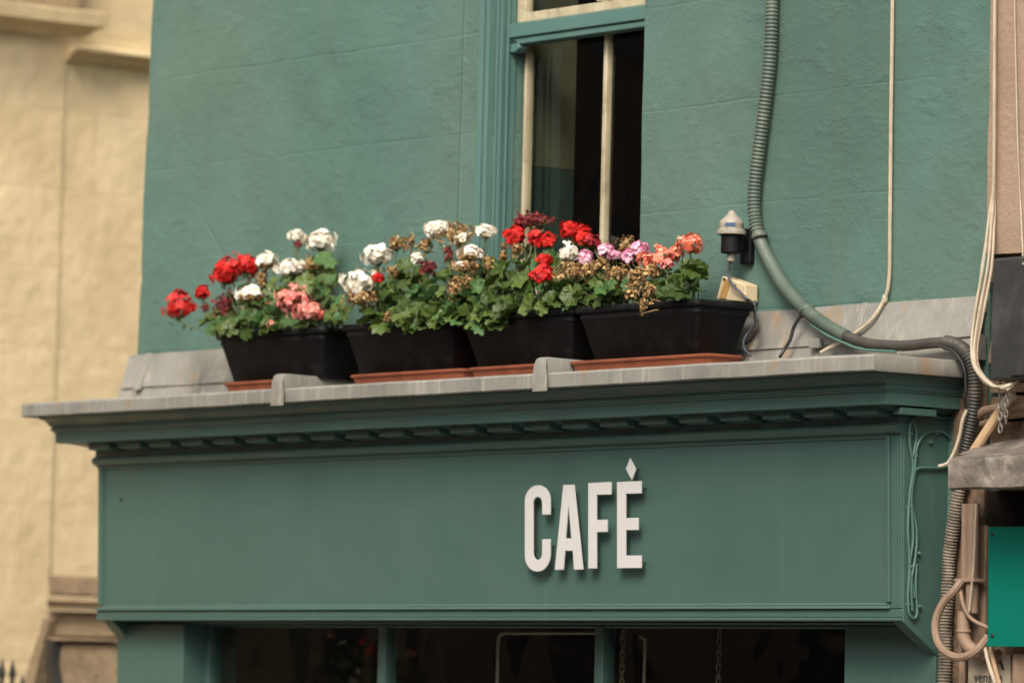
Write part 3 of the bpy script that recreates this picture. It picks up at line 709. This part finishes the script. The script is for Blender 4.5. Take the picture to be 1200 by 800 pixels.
low = thing('dusty_conduit', W(1120, 590, -.04), 'dusty ribbed conduit running down between green console and pink pipes', 'conduit')
MB().tube(spline(pix([(1127, 555, -.05), (1121, 590, -.05), (1116, 625, -.045), (1112, 660, -.04), (1110, 700, -.04), (1108, 745, -.04), (1106, 820, -.04)], 0), .0015), ribbed(.0185, .004, .0088), 12).build('dusty_conduit_tube', 'hose_dirty', low, True, 60)

wc = thing('white_cable', W(1045, 100, 0), 'thin off-white cable hanging straight down the wall to a small clip', 'cable')
MB().tube(spline(pix([(1055, -420, -.012), (1048, -150, -.012), (1046, 0, -.012), (1044, 150, -.012), (1043, 260, -.012), (1042, 325, -.013), (1037, 349, -.018), (1022, 374, -.04), (1000, 392, -.055), (980, 403, -.07), (962, 413, -.08)], 0), .02), .0058, 8).build('cable', 'cable_white', wc)
c = W(1037, 350, -.016); MB().lathe(c+Vector((0, 0, -.012)), [(.006, 0), (.009, .006), (.009, .018), (.006, .024)], 10).build('clip', 'cable_white', wc)

sn = thing('beacon_lamp', W(856, 275, -.06), 'small cone-topped beacon on a black bracket beside the ribbed conduit', 'beacon')
bc = W(857, 275, -.075); k = mpp(bc)
MB().lathe(bc, [(17*k, 0), (17.5*k, 2*k), (17*k, 5*k), (14.5*k, 6*k), (14*k, 15*k), (12.5*k, 17*k), (5*k, 24*k), (3.5*k, 27.5*k), (1.5*k, 28.5*k)], 24).build('dome', 'cap_cream', sn)
MB().lathe(bc+Vector((0, 0, 8*k)), [(14.35*k, 0), (14.5*k, .3*k), (14.45*k, 5*k), (14.2*k, 5.3*k)], 24).build('label_band', 'cap_cream', sn)
lb = MB(); a0 = R(-70)
for i in range(6):
    a, b = a0+i*.14, a0+(i+1)*.14
    q = lambda an, rr, z: bc + Vector((rr*k*math.cos(an), rr*k*math.sin(an), z*k))
    lb.add([q(a, 14.8, 8.3), q(b, 14.8, 8.3), q(b, 14.8, 13), q(a, 14.8, 13), q(a, 14.3, 8.3), q(b, 14.3, 8.3), q(b, 14.3, 13), q(a, 14.3, 13)], [(0, 1, 2, 3), (4, 7, 6, 5), (0, 4, 5, 1), (3, 2, 6, 7)])
lb.build('blue_label', 'blue_tape', sn)
MB().lathe(bc-Vector((0, 0, 22*k)), [(11*k, 0), (12*k, 1*k), (12*k, 21*k), (15*k, 21.9*k)], 20).build('housing', 'plastic', sn)
MB().lathe(bc-Vector((0, 0, 32*k)), [(4*k, 0), (5*k, 1*k), (5*k, 9.8*k)], 12).build('gland', 'cap_cream', sn)
MB().box((bc.x-.024, -.022, bc.z-33*k), (bc.x+.024, -.002, bc.z+9*k)).box((bc.x-.015, bc.y+.028, bc.z-18*k), (bc.x+.015, -.023, bc.z-5*k)).build('bracket', 'plastic', sn, bev=.006, seg=3)
MB().tube(spline([bc-Vector((0, 0, 31*k)), W(853, 320, -.075), W(858, 333, -.075), W(868, 343, -.068), W(876, 351, -.062)], .01), .0042, 8).build('lead_cable', 'cable_grey', sn)

jb = thing('junction_box', W(863, 340, -.05), 'stained cream plastic box tilted behind the trough rim under the beacon', 'box')
bp_ = [W(846, 323, -.056), W(873, 333, -.056), W(873, 354, -.056), W(839, 351, -.056)]
MB().prism(bp_, (.004, .048, 0)).build('box_body', 'box_cream', jb, bev=.005, seg=3)
q = [W(850, 326.5, -.058), W(856, 328.5, -.058), W(850.5, 350, -.058), W(842.5, 349, -.058)]
MB().prism(q, (0, .004, 0)).build('brown_stain_tape', simple('rust_tape', (.42, .24, .08), .6), jb)
for a_, b_ in ((862, 335), (849, 327)):
    MB().lathe(W(a_, b_, -.0565), [(.004, 0), (.004, .003), (.0015, .004)], 10, (0, -1, 0)).build('screw', 'iron', jb)

def cable(name, label, pts, r, mat, cat='cable', group=None):
    o = MB().tube(spline(pts, .012), r, 8).build(name, mat, None); return tag(o, label, cat, group)
cable('black_cable', 'black cable looping down behind the end of the last trough', pix([(872, 349, -.05), (884, 357, -.05), (885, 372, -.06), (887, 385, -.08), (880, 398, -.075), (870, 404, -.07), (868, 410, -.08)], 0), .0055, 'cable_black')
cable('black_cable', 'thin grey cable dropping from the trough end to the ledge', pix([(885, 352, -.05), (884, 362, -.055), (888, 374, -.06), (873, 395, -.075), (872, 408, -.13), (880, 417, -.16)], 0), .0035, 'cable_grey')
cable('black_cable', 'black cable arching from the green sleeve down to the lead ledge', pix([(947, 368, -.06), (938, 371, -.065), (930, 384, -.07), (926, 398, -.075), (918, 411, -.085), (914, 418, -.10)], 0), .0052, 'cable_black')
cable('green_cable', 'thin green cable running under the smooth conduit sleeve and black hose', pix([(950, 380, -.07), (970, 393, -.09), (990, 402, -.10), (1010, 409, -.105), (1050, 412, -.11)], 0), .004, 'cable_green')
cable('black_cable', 'thin black cable hugging the bend of the black hose', pix([(1060, 409, -.10), (1090, 405, -.10), (1115, 410, -.095), (1129, 428, -.09), (1132, 452, -.085), (1131, 470, -.08), (1134, 490, -.06)], 0), .0045, 'cable_black')

# cables painted over with the console (one run with its clips)
pcb = thing('painted_cable_run', (FX1+.006, -.12, 2.7), 'cluster of thin cables painted green down the console edge', 'cable')
def pp(pts, x=FX1+.010): return [WX(a, b, x) for a, b in pts]
for pts in ([(1122, 487), (1105, 490), (1090, 487), (1075, 487), (1067, 496), (1066, 520), (1070, 545), (1066, 580), (1064, 620), (1066, 660), (1064, 700), (1066, 720), (1072, 724), (1075, 715), (1073, 690), (1074, 660)],
            [(1118, 518), (1108, 508), (1095, 505), (1082, 510), (1074, 525), (1072, 550), (1068, 585), (1074, 620), (1073, 650), (1068, 680), (1069, 715)],
            [(1112, 546), (1095, 548), (1078, 548), (1070, 556), (1068, 590), (1070, 630), (1066, 665), (1072, 700)],
            [(1069, 490), (1074, 510), (1070, 535)]):
    MB().tube(spline(pp(pts), .012), .0042, 7).build('cable', 'cable_green', pcb)
for a_, b_ in ((1066, 508), (1072, 534), (1064, 594), (1075, 648), (1066, 664), (1063, 708), (1076, 710), (1096, 508), (1089, 518), (1111, 547)):
    MB().lathe(WX(a_, b_, FX1+.002), [(.006, 0), (.006, .008), (.003, .012)], 8, (1, 0, 0)).build('clip', 'cable_green', pcb)

# ------------------------------------------------------------------ the neighbour on the street side
nb = thing('neighbour_building', (2.6, 1, .13), 'pink rendered building with dirty stone and a lead covered hood', 'building')
NX = XR+.008
zf = W(1180, 297, -.02).z; zl = W(1180, 540, -.02).z
pw = MB()
nxs, nzs = 30, 44; zt_ = 7.2
for j in range(nzs+1):
    for i in range(nxs+1):
        x = NX + 5*(i/nxs)**2; z = zf + (zt_-zf)*(j/nzs)**1.5
        pw.v.append(Vector((x + (.006*noise.noise((z*7, 3, 3)) if i == 0 else 0), -.022+.004*noise.noise((x*4, 2, z*4)), z + (.02*noise.noise((x*9, 1, 1)) if j == 0 else 0))))
for j in range(nzs):
    for i in range(nxs): pw.f.append([j*(nxs+1)+i, j*(nxs+1)+i+1, (j+1)*(nxs+1)+i+1, (j+1)*(nxs+1)+i]); pw.mi.append(0)
ids = [j*(nxs+1) for j in range(nzs+1)]; o = len(pw.v)
for j in ids: p = pw.v[j].copy(); p.y = .25; pw.v.append(p)
for q in range(nzs): pw.f.append([ids[q+1], ids[q], o+q, o+q+1]); pw.mi.append(0)
pw.build('wall', 'pink', nb, True, 60)
# rough dirty stone below the render, in courses of blocks
rb = MB(); z = W(1180, 640, 0).z-.25
MB().box((NX, .04, zl-.075), (6.7, .3, zf+.03)).build('core_wall', 'rubble', nb, False)
MB().box((NX, .5, .13), (6.7, .55, zl-.076)).box((NX, .04, zl-.079), (6.7, .5, zl-.076)).box((NX-.02, -.002, .13), (NX+.001, .5, zl-.08)).build('hood_shade_hollow', 'room_dark', nb, False)  # made-up dark hollow standing in for the deep shadow below the hood
random.seed(5)
zz = zl-.06
while zz < zf-.01:
    h = random.uniform(.06, .11); x = NX+random.uniform(0, .02)
    h = min(h, zf-.004-zz)
    while x < 4:
        w_ = random.uniform(.09, .2); y0 = random.uniform(-.022, .006); t = random.uniform(-.006, .006)
        rb.loft([[(x, y0, zz+.006), (x+w_-.01, y0+t, zz+.006), (x+w_-.01, .045, zz+.006), (x, .045, zz+.006)], [(x+t, y0+.006, zz+h-.004), (x+w_-.012, y0+t+.004, zz+h-.004), (x+w_-.012, .045, zz+h-.004), (x+t, .045, zz+h-.004)]])
        x += w_
    zz += h
rb.build('rubble_course', 'rubble', nb, bev=.008, seg=3)
# cracked edge of the render above the black box
hd = MB(); rings = []
x0h = W(1113, 560, -.28).x
for i in range(41):
    x = x0h + i*.06 if i < 40 else 4.6
    e = .012*math.exp(-i/1.2)
    prof = [(-.02, zl+.055), (-.12, zl+.028), (-.20, zl+.012), (-.268, zl-.002), (-.282, zl-.008), (-.287, zl-.018), (-.288, zl-.088), (-.276, zl-.094), (-.26, zl-.08), (-.02, zl-.08)]
    rings.append([Vector((x, y + .006*noise.noise((x*6, y*8, z*8)), z + .005*noise.noise((x*5, y*6, 2)))) for y, z in prof])
hd.loft(rings, True); hd.build('hood', 'hood', nb, True, 50)
fl = MB(); rings = []
for i in range(21):
    x = W(1150, 525, -.1).x + i*.05
    hgt = .035*math.sin(min(1, i/14)*math.pi*.5)
    rings.append([Vector((x, y, z + .008*noise.noise((x*7, y*9, 0)))) for y, z in ((-.19, zl+.012), (-.12, zl+.032+hgt*.6), (-.03, zl+.055+hgt), (-.02, zl+.045+hgt), (-.12, zl+.022), (-.18, zl+.008))])
fl.loft(rings, True); fl.build('lead_sheet', 'hood', nb, True, 50)
MB().box((FX1+.035, -.014, .13), (NX-.0005, -.003, 3.10)).build('party_wall', 'rubble', nb, bev=.004)
# shaded wall under the hood, panel and pilaster of the shop next door
zs_ = W(1180, 600, -.03).z
MB().box((NX+.0, -.012, .13), (W(1143, 700, -.01).x, .038, zl-.175)).build('door_jamb', 'pipe', nb, bev=.004)
MB().box((W(1130, 700, 0).x+.03, .008, .13), (4.5, .038, zl-.19)).build('shopfront_board', 'rubble', nb, bev=.003)
MB().box((W(1185, 790, -.06).x, -.06, .13), (W(1230, 790, -.06).x, .006, W(1190, 764, -.06).z)).build('pilaster', 'pipe', nb, bev=.008)
MB().box((W(1126, 700, -.02).x, -.026, W(1140, 757, -.02).z), (W(1156, 700, -.02).x, -.013, zl-.18)).build('board_strip', 'pipe', nb, bev=.003)

eb = thing('equipment_box', W(1180, 380, -.1), 'tall dusty black box fixed above the lead hood, cut by the picture edge', 'box')
a, b = W(1163, 303, -.17), W(1159, 446, -.17)
MB().loft([[(b.x, -.17, b.z), (b.x+.22, -.17, b.z), (b.x+.22, -.03, b.z), (b.x, -.03, b.z)], [(a.x, -.17, a.z), (a.x+.22, -.17, a.z), (a.x+.22, -.03, a.z+.01), (a.x, -.03, a.z+.01)]]).build('casing', 'box_black', eb, bev=.008, seg=3)
cx0 = W(1186, 380, -.175).x
MB().box((cx0, -.176, b.z+.01), (b.x+.215, -.171, a.z-.012)).build('cover', 'box_black', eb, bev=.002)

cbn = thing('cable_bundle', W(1150, 360, -.03), 'bundle of loose off-white cables hanging beside the black box', 'cable')
for off, ys, m_ in ((0, -.035, 'cable_white'), (3, -.040, 'cable_white'), (6, -.034, 'pipe'), (-2.5, -.045, 'cable_white'), (8.5, -.03, 'cable_white')):
    w1 = random.uniform(-2, 2)
    pts = [(1172+off*.1, -420, ys), (1167+off*.1, -150, ys), (1165.5+off*.15, 60, ys), (1165+off*.12, 180, ys), (1164+off*.2, 225, ys), (1160+off*.6, 258, ys-.01), (1153+off+w1, 310, ys-.03), (1145+off*.9, 365, ys-.05), (1140+off*.6, 405, ys-.07), (1143+off*.4, 430, ys-.10), (1156+off*.4+w1, 448, ys-.12), (1172+off, 454+off*.3, ys-.13), (1190+off*.3, 447-off*.4, ys-.10), (1205, 438+off, ys-.05)]
    MB().tube(spline(pix(pts, 0), .02), .0042, 7).build('cable', m_, cbn)
cable('thin_wire', 'thin pale wire running down the pink render past the black box', pix([(1180, -420, -.035), (1186, -150, -.035), (1190, 60, -.035), (1193, 180, -.035), (1197, 260, -.04), (1199, 310, -.18)], 0), .0022, 'cable_white')
cable('old_cable', 'short frayed beige cable between black hose and painted console cables', pix([(1133, 480, -.095), (1128, 492, -.10), (1124, 512, -.10), (1117, 532, -.11), (1110, 543, -.12), (1100, 546, -.13)], 0), .0052, 'cable_white')

def chain(name, label, p0, n, size, mat, cat='chain', sway=0, group=None):
    mb = MB(); p = Vector(p0)
    for i in range(n):
        c = p - Vector((-sway*i, 0, i*size*1.35)); u = Vector((1, 0, 0)) if i % 2 else Vector((0, 1, 0))
        u = (u*.8 + Vector((.5, .3, 0))*(.6 if i % 2 else -.6)).normalized()
        path = [c + u*(size*.5*math.cos(t)) + Vector((0, 0, size*.95*math.sin(t))) for t in [2*math.pi*k/12 for k in range(13)]]
        mb.tube(path, size*.16, 5, 0, False)
    o = mb.build(name, mat, None); return tag(o, label, cat, group)
chain('steel_chain', 'longer loose end of rusty chain under the black box', W(1172, 452, -.14), 8, .0125, 'chain', sway=.0006)
chain('steel_chain', 'shorter second chain strand hanging beside the white stick end', W(1180, 452, -.15), 7, .0115, 'chain', sway=-.0003)
rod = thing('broken_stick', W(1165, 500, -.1), 'slanting wooden stick with white painted end propped on the hood', 'stick')
p0, p1, p2 = W(1141, 529, -.12), W(1174, 478, -.09), W(1187, 460, -.08)
MB().tube([p0, p0.lerp(p1, .3), p0.lerp(p1, .31), p0.lerp(p1, .36), p0.lerp(p1, .37), p1], lambda t: .014, 10).build('shaft', 'rod', rod)
MB().tube([p1, p2], .0145, 10).build('painted_end', 'cable_white', rod)
pl = thing('bracket_pipe', W(1180, 480, -.05), 'rusty brown pipe lying level behind the slanting stick', 'pipe')
MB().tube(spline(pix([(1144, 490, -.05), (1152, 482, -.055), (1170, 478, -.055), (1215, 473, -.055)], 0), .02), .013, 10).build('pipe_run', 'pipe', pl)
MB().tube(spline(pix([(1150, 497, -.05), (1175, 489, -.05), (1215, 483, -.05)], 0), .02), .009, 8).build('lower_pipe_run', 'rubble', pl)

# pipes under the hood
for (pts, r, lab) in (([(1131, 590), (1130, 700), (1128, 745), (1127, 820)], .0105, 'pink painted pipe next to the dusty ribbed conduit'),
                      ([(1135, 590), (1134, 660), (1133, 688)], .009, 'short pink painted pipe tucked behind the loop clamp')):
    o = cable('wall_pipe', lab, pix([(a_, b_, -.045) for a_, b_ in pts], 0), r, 'pipe', 'pipe', 'pink pipes below the hood'); 
dp = thing('elbow_pipe', W(1137, 700, -.05), 'fat pink painted pipe turning with an elbow below the green sign', 'pipe')
MB().tube(pix([(1141, 590, -.06), (1139, 718, -.06)], 0), .0185, 14).build('upper_pipe', 'pipe', dp)
MB().tube(pix([(1139.4, 692, -.06), (1139.2, 696, -.06), (1139, 718, -.06)], 0), .0155, 14).build('socket', 'pipe', dp)
MB().tube(spline(pix([(1130, 716, -.065), (1129, 735, -.065), (1130, 748, -.065), (1136, 758, -.06), (1148, 765, -.055), (1170, 768, -.045)], 0), .008), .0185, 14).build('elbow', 'pipe', dp)
MB().lathe(W(1129.5, 741, -.065), [(.0195, 0), (.021, .002), (.021, .007), (.0195, .009)], 14).build('collar', 'pipe', dp)
MB().box((W(1120, 681, -.08).x, -.088, W(1130, 682, -.08).z), (W(1143, 681, -.08).x, -.04, W(1130, 677.5, -.08).z)).build('clamp', 'pipe', dp, bev=.003)
cable('loop_cable', 'thick beige cable hanging in a wide loop over the ribbed conduit', pix([(1127, 680, -.085), (1118, 692, -.10), (1104, 708, -.11), (1096, 730, -.115), (1099, 752, -.115), (1110, 765, -.11), (1124, 770, -.105), (1138, 766, -.10), (1150, 756, -.085), (1158, 745, -.07)], 0), .0115, 'pipe')
cable('thin_conduit', 'thin pale straight tube beside the edge of the green sign', pix([(1144, 590, -.085), (1141, 660, -.085), (1136, 715, -.085)], 0), .0035, 'cable_white')
cable('bent_cable', 'thin pinkish cable bending behind the green sign', pix([(1125, 690, -.085), (1130, 712, -.085), (1140, 726, -.07), (1160, 736, -.05)], 0), .0055, 'pipe')
cable('hanging_cable', 'pale cable hanging in front of the lettered plaque', pix([(1154, 756, -.075), (1158, 775, -.085), (1166, 800, -.09), (1170, 820, -.09)], 0), .0055, 'cable_white', 'cable')
cable('hanging_cable', 'tan cable hanging just behind the pale one at the plaque', pix([(1161, 756, -.07), (1165, 778, -.07), (1172, 805, -.075), (1174, 820, -.075)], 0), .0065, 'rod', 'cable')

gs = thing('green_sign', W(1180, 690, -.12), 'plain emerald green sign board fixed beneath the lead hood', 'sign')
a, b = W(1158, 617, -.10), W(1157, 757, -.10)
MB().prism([(a.x, -.10, a.z), (a.x+.5, -.10, a.z-.002), (a.x+.5, -.10, b.z), (b.x, -.10, b.z)], (0, .022, 0)).build('board', 'sign_green', gs, bev=.002)
MB().box((a.x+.005, -.103, b.z+.0005), (a.x+.5, -.1004, b.z+.012)).build('bottom_strip', 'sign_green', gs)
for (u, v) in ((1163, 626), (1163, 744)):
    MB().lathe(W(u, v, -.101), [(.006, 0), (.006, .002), (.003, .004)], 10, (0, -1, 0)).build('screw', 'iron', gs)
for zz in (a.z-.05, b.z+.05):
    MB().box((a.x+.03, -.078, zz-.012), (a.x+.06, .008, zz+.012)).build('bracket', 'iron', gs)

pq = thing('lettered_plaque', W(1160, 790, -.03), 'beige plaque lettered vensire below the green sign', 'sign')
a, b = W(1136, 766, -.03), W(1184, 830, -.03)
MB().box((a.x, -.034, b.z), (b.x, -.020, a.z)).build('board', 'plaque', pq, bev=.002)
def text(s, p, h, name, sx=1.0):
    cu = bpy.data.curves.new(name, 'FONT'); cu.body = s; cu.size = h; cu.extrude = .0006; cu.space_character = 1.0
    o = bpy.data.objects.new(name, cu); COL.objects.link(o); bpy.context.view_layer.update()
    me = bpy.data.meshes.new_from_object(o); bpy.data.objects.remove(o)
    q = Matrix.Rotation(R(90), 4, 'X')
    mb = MB()
    for v in me.vertices: mb.v.append(Vector(p) + (q @ Vector((v.co.x*sx, v.co.y, v.co.z))))
    for f in me.polygons: mb.f.append(list(f.vertices)); mb.mi.append(0)
    return mb
t0 = W(1141, 798.5, -.036); t1 = W(1180, 798.5, -.036)
text('vensire', (t0.x, -.0352, t0.z), .040, 'lettering', (t1.x-t0.x)/.135).build('lettering', 'ink', pq, False)
lf = W(1172, 777, -.036)
MB().prism([lf+Vector((-.012, 0, .008)), lf+Vector((.0, 0, .012)), lf+Vector((.012, 0, -.004)), lf+Vector((.016, 0, -.018)), lf+Vector((.006, 0, -.016)), lf+Vector((0, 0, -.002))], (0, .0015, 0)).build('emblem', 'ink', pq)

# ------------------------------------------------------------------ seen through the shop window
chain('window_chain', 'brass coloured chain hanging inside the shop window next to the post', W(730, 742, .2), 16, .016, 'brass', group='chains inside the shop window')
chain('window_chain', 'dull thin chain hanging inside the shop window towards the end pilaster', W(843, 742, .2), 16, .015, 'chain', group='chains inside the shop window')
def railthing(label, pts, r): 
    o = MB().tube(spline(pix(pts, .12), .01), r, 8).build('display_rail', 'steel', None); tag(o, label, 'rail', 'rails inside the shop window')
railthing('bent steel rail with a long level top inside the middle shop window', [(582, 830), (583, 790), (584, 753), (586, 744), (592, 741), (610, 741), (650, 741), (702, 741)], .006)
railthing('slim upright steel rail beside the brass chain', [(754, 830), (755, 790), (756, 752), (755, 748), (750, 745)], .005)
bq = thing('indoor_bouquet', W(430, 800, .5), 'dim bunch of red and orange flowers behind the shop window glass', 'flowers')
random.seed(8)
for (u, v, r_, kd) in ((388, 745, 5, 'salmon'), (402, 754, 5, 'faded'), (417, 763, 6, 'brown'), (400, 774, 8, 'coral'), (428, 752, 7, 'red'), (437, 763, 8, 'red'), (441, 775, 6, 'red'), (480, 764, 6, 'coral'), (424, 785, 6, 'white'), (355, 788, 5, 'red'), (413, 797, 6, 'white')):
    head(bq, u, v, r_, r_*.8, kd, .5, W(425, 840, .5))
lm = MB()
for i in range(60):
    c = W(random.gauss(420, 26), random.gauss(788, 18), random.uniform(.42, .6)); leaf(lm, c, rnd_dir(), rnd_dir(), random.uniform(.02, .035))
lm.build('foliage', 'leaf', bq, True, 80)
vs = W(425, 850, .5); MB().lathe(Vector((vs.x, .5, vs.z-.3)), [(.06, 0), (.09, .1), (.08, .24), (.05, .3), (.055, .32)], 16).build('vase', 'room_dark', bq)

# ------------------------------------------------------------------ stone building across the side street
sb = thing('stone_building', (-6, 2, .0), 'tall honey coloured limestone building with a flat pilaster at the side', 'building')
BX = -6.0
ye = WX(66, 370, BX).y
zs1 = WX(130, 62, BX).z; zs0 = WX(130, 76, BX).z
MB().box((BX-.5, ye-4, 0), (BX, ye+14, 11)).build('wall', 'ashlar', sb, False)
MB().box((BX+.001, ye-.9, 0), (BX+.010, ye, WX(60, 48, BX).z)).build('pilaster', 'ashlar', sb)
st = MB(); 
st.loft([[(BX+o, yy, z) for o, z in ((.0, zs0-.01), (.03, zs0), (.035, zs0+.012), (.075, zs0+.03), (.085, zs1-.012), (.08, zs1), (0, zs1+.02))] for yy in (ye+.001, ye+14)])
st.build('string_course', 'ashlar', sb, True, 30)
c0 = WX(75, 47, BX).z; cp = MB()
cp.loft([[(BX+o*1.0, yy(o), z) for o, z in ((.10, c0), (.13, c0+.01), (.15, c0+.03), (.19, c0+.045), (.20, c0+.10), (.16, c0+.11))] for yy in (lambda o: ye-.95, lambda o: ye+o-.1)])
cp.build('pilaster_cap', 'ashlar', sb, True, 30)
MB().box((BX+.002, ye-.9, c0+.112), (BX+.13, ye-.01, 10.9)).build('upper_pilaster', simple('grey_brown_stone', (.36, .26, .14), .9, (.27, .19, .10), 5, None, 20, .01), sb, bev=.01)

# weathered stone pier with a coped top, in front of it
pr = thing('stone_pier', (-4.2, 1.0, 0), 'weathered brown stone pier with a moulded sloping cap beside the shop front', 'pier')
YP = 1.0
q = lambda u, v, y=YP: W(u, v, y)
def pface(pts, d, name, bev=.012):
    return MB().prism([q(*p) for p in pts], d).build(name, 'pierstone', pr, bev=bev, seg=3)
pface([(54, 673), (150, 678), (150, 700), (58, 697)], (.1, .55, 0), 'cap_ridge')
MB().loft([[q(57, 699), q(150, 702), q(150, 706), q(57, 703)], [q(55, 704, YP-.06), q(150, 707, YP-.06), q(150, 713, YP-.06), q(57, 711, YP-.06)], [q(60, 712, YP-.02), q(150, 715, YP-.02), q(150, 716, YP+.3), q(60, 713, YP+.3)]]).build('cap_moulding', 'pierstone', pr, bev=.006)
pface([(52, 715), (150, 720), (150, 748), (62, 746)], (.1, .5, 0), 'cap_slope')
MB().prism([q(50, 746, YP-.03), q(150, 749, YP-.03), q(150, 752, YP-.03), q(52, 750, YP-.03)], (.1, .5, 0)).build('cap_fillet', 'pierstone', pr, bev=.004)
zb = q(60, 752).z
x0p, x1p = q(64, 770, YP).x, q(165, 770, YP).x
MB().box((x0p, YP, 0), (x1p+.2, YP+.5, zb-.002)).build('shaft', 'pierstone', pr, bev=.015, seg=3)
MB().prism([q(50, 722, YP-.04), q(57, 726, YP-.04), q(36, 812, YP-.04), q(22, 812, YP-.04)], (.04, .3, 0)).build('raking_coping', 'pierstone', pr, bev=.008)
MB().prism([q(56, 748, YP-.035), q(62, 750, YP-.035), q(60, 775, YP-.035), q(66, 812, YP-.035), q(58, 812, YP-.035), q(53, 775, YP-.035)], (.01, .03, 0)).build('iron_strap', 'iron', pr)
rl = thing('iron_railing', W(8, 800, .7), 'black iron railing spikes poking up at the bottom corner', 'railing')
for u in (-4, 3, 15, 27):
    c = W(u, 771, .7); k = mpp(c)
    if u > 20: c.z -= .06
    MB().lathe(Vector((c.x, .7, .0)), [(.008, 0), (.008, c.z-.075), (.015, c.z-.06), (.006, c.z-.02), (.001, c.z)], 8).build('spike', 'iron', rl)
MB().box((W(-40, 790, .7).x, .692, 2.02), (W(30, 790, .7).x, .708, 2.05)).build('rail', 'iron', rl)

# ------------------------------------------------------------------ the other side of the street (unseen; reflected in the panes, lower part blocks low sky)
ob = thing('unseen_terraced_building', (-10, -15, 0), 'long unseen sooty brick terrace on the other side of the street', 'building')
MB().box((-48, -20, 0), (-9, -14.5, 9.5)).build('wall', 'brickwall', ob, False)
MB().box((-48, -14.8, 9.502), (-9, -14.2, 9.8)).build('parapet', 'paving', ob, False)
MB().box((-8.99, -20, 0), (24, -14.5, 6.6)).build('wall', 'brickwall', ob, False)  # unseen lower stretch added to block low sky and darken the cornice underside
MB().box((-8.99, -14.8, 6.602), (24, -14.2, 6.9)).build('parapet', 'paving', ob, False)  # top of the added unseen lower stretch
for i in range(12):
    for z in (1.2, 4.4, 7.2):
        x = -46+i*3
        MB().box((x, -14.53, z), (x+1.1, -14.47, z+1.7)).build('window', 'darkpane', ob, False)

# ------------------------------------------------------------------ light
SUN_EL, SUN_AZ = 44, 145            # degrees above the horizon; direction the light comes from, clockwise from +Y
w = bpy.data.worlds.new('World'); sc.world = w; w.use_nodes = True
nt = w.node_tree; bg = nt.nodes['Background']
sky = nt.nodes.new('ShaderNodeTexSky'); sky.sky_type = 'NISHITA'; sky.sun_disc = False
sky.sun_elevation = R(SUN_EL); sky.sun_rotation = R(SUN_AZ); sky.dust_density = 4.0; sky.air_density = 1.0; sky.ozone_density = 1.0
hs_ = nt.nodes.new('ShaderNodeHueSaturation'); hs_.inputs['Saturation'].default_value = .25
nt.links.new(sky.outputs[0], hs_.inputs['Color']); nt.links.new(hs_.outputs[0], bg.inputs[0]); bg.inputs[1].default_value = .14
sd = bpy.data.lights.new('sun', 'SUN'); sd.energy = 1.5; sd.angle = R(20); sd.color = (1, .93, .82)
so = bpy.data.objects.new('sun', sd); COL.objects.link(so)
az, el = R(SUN_AZ), R(SUN_EL)
to_sun = Vector((math.sin(az)*math.cos(el), math.cos(az)*math.cos(el), math.sin(el)))
so.rotation_euler = to_sun.to_track_quat('Z', 'Y').to_euler()

sc.view_settings.view_transform = 'Standard'; sc.view_settings.look = 'None'
sc.view_settings.exposure = .88; sc.view_settings.gamma = 1.0
sc.view_settings.use_curve_mapping = False
sc.cycles.max_bounces = 8; sc.cycles.transparent_max_bounces = 12
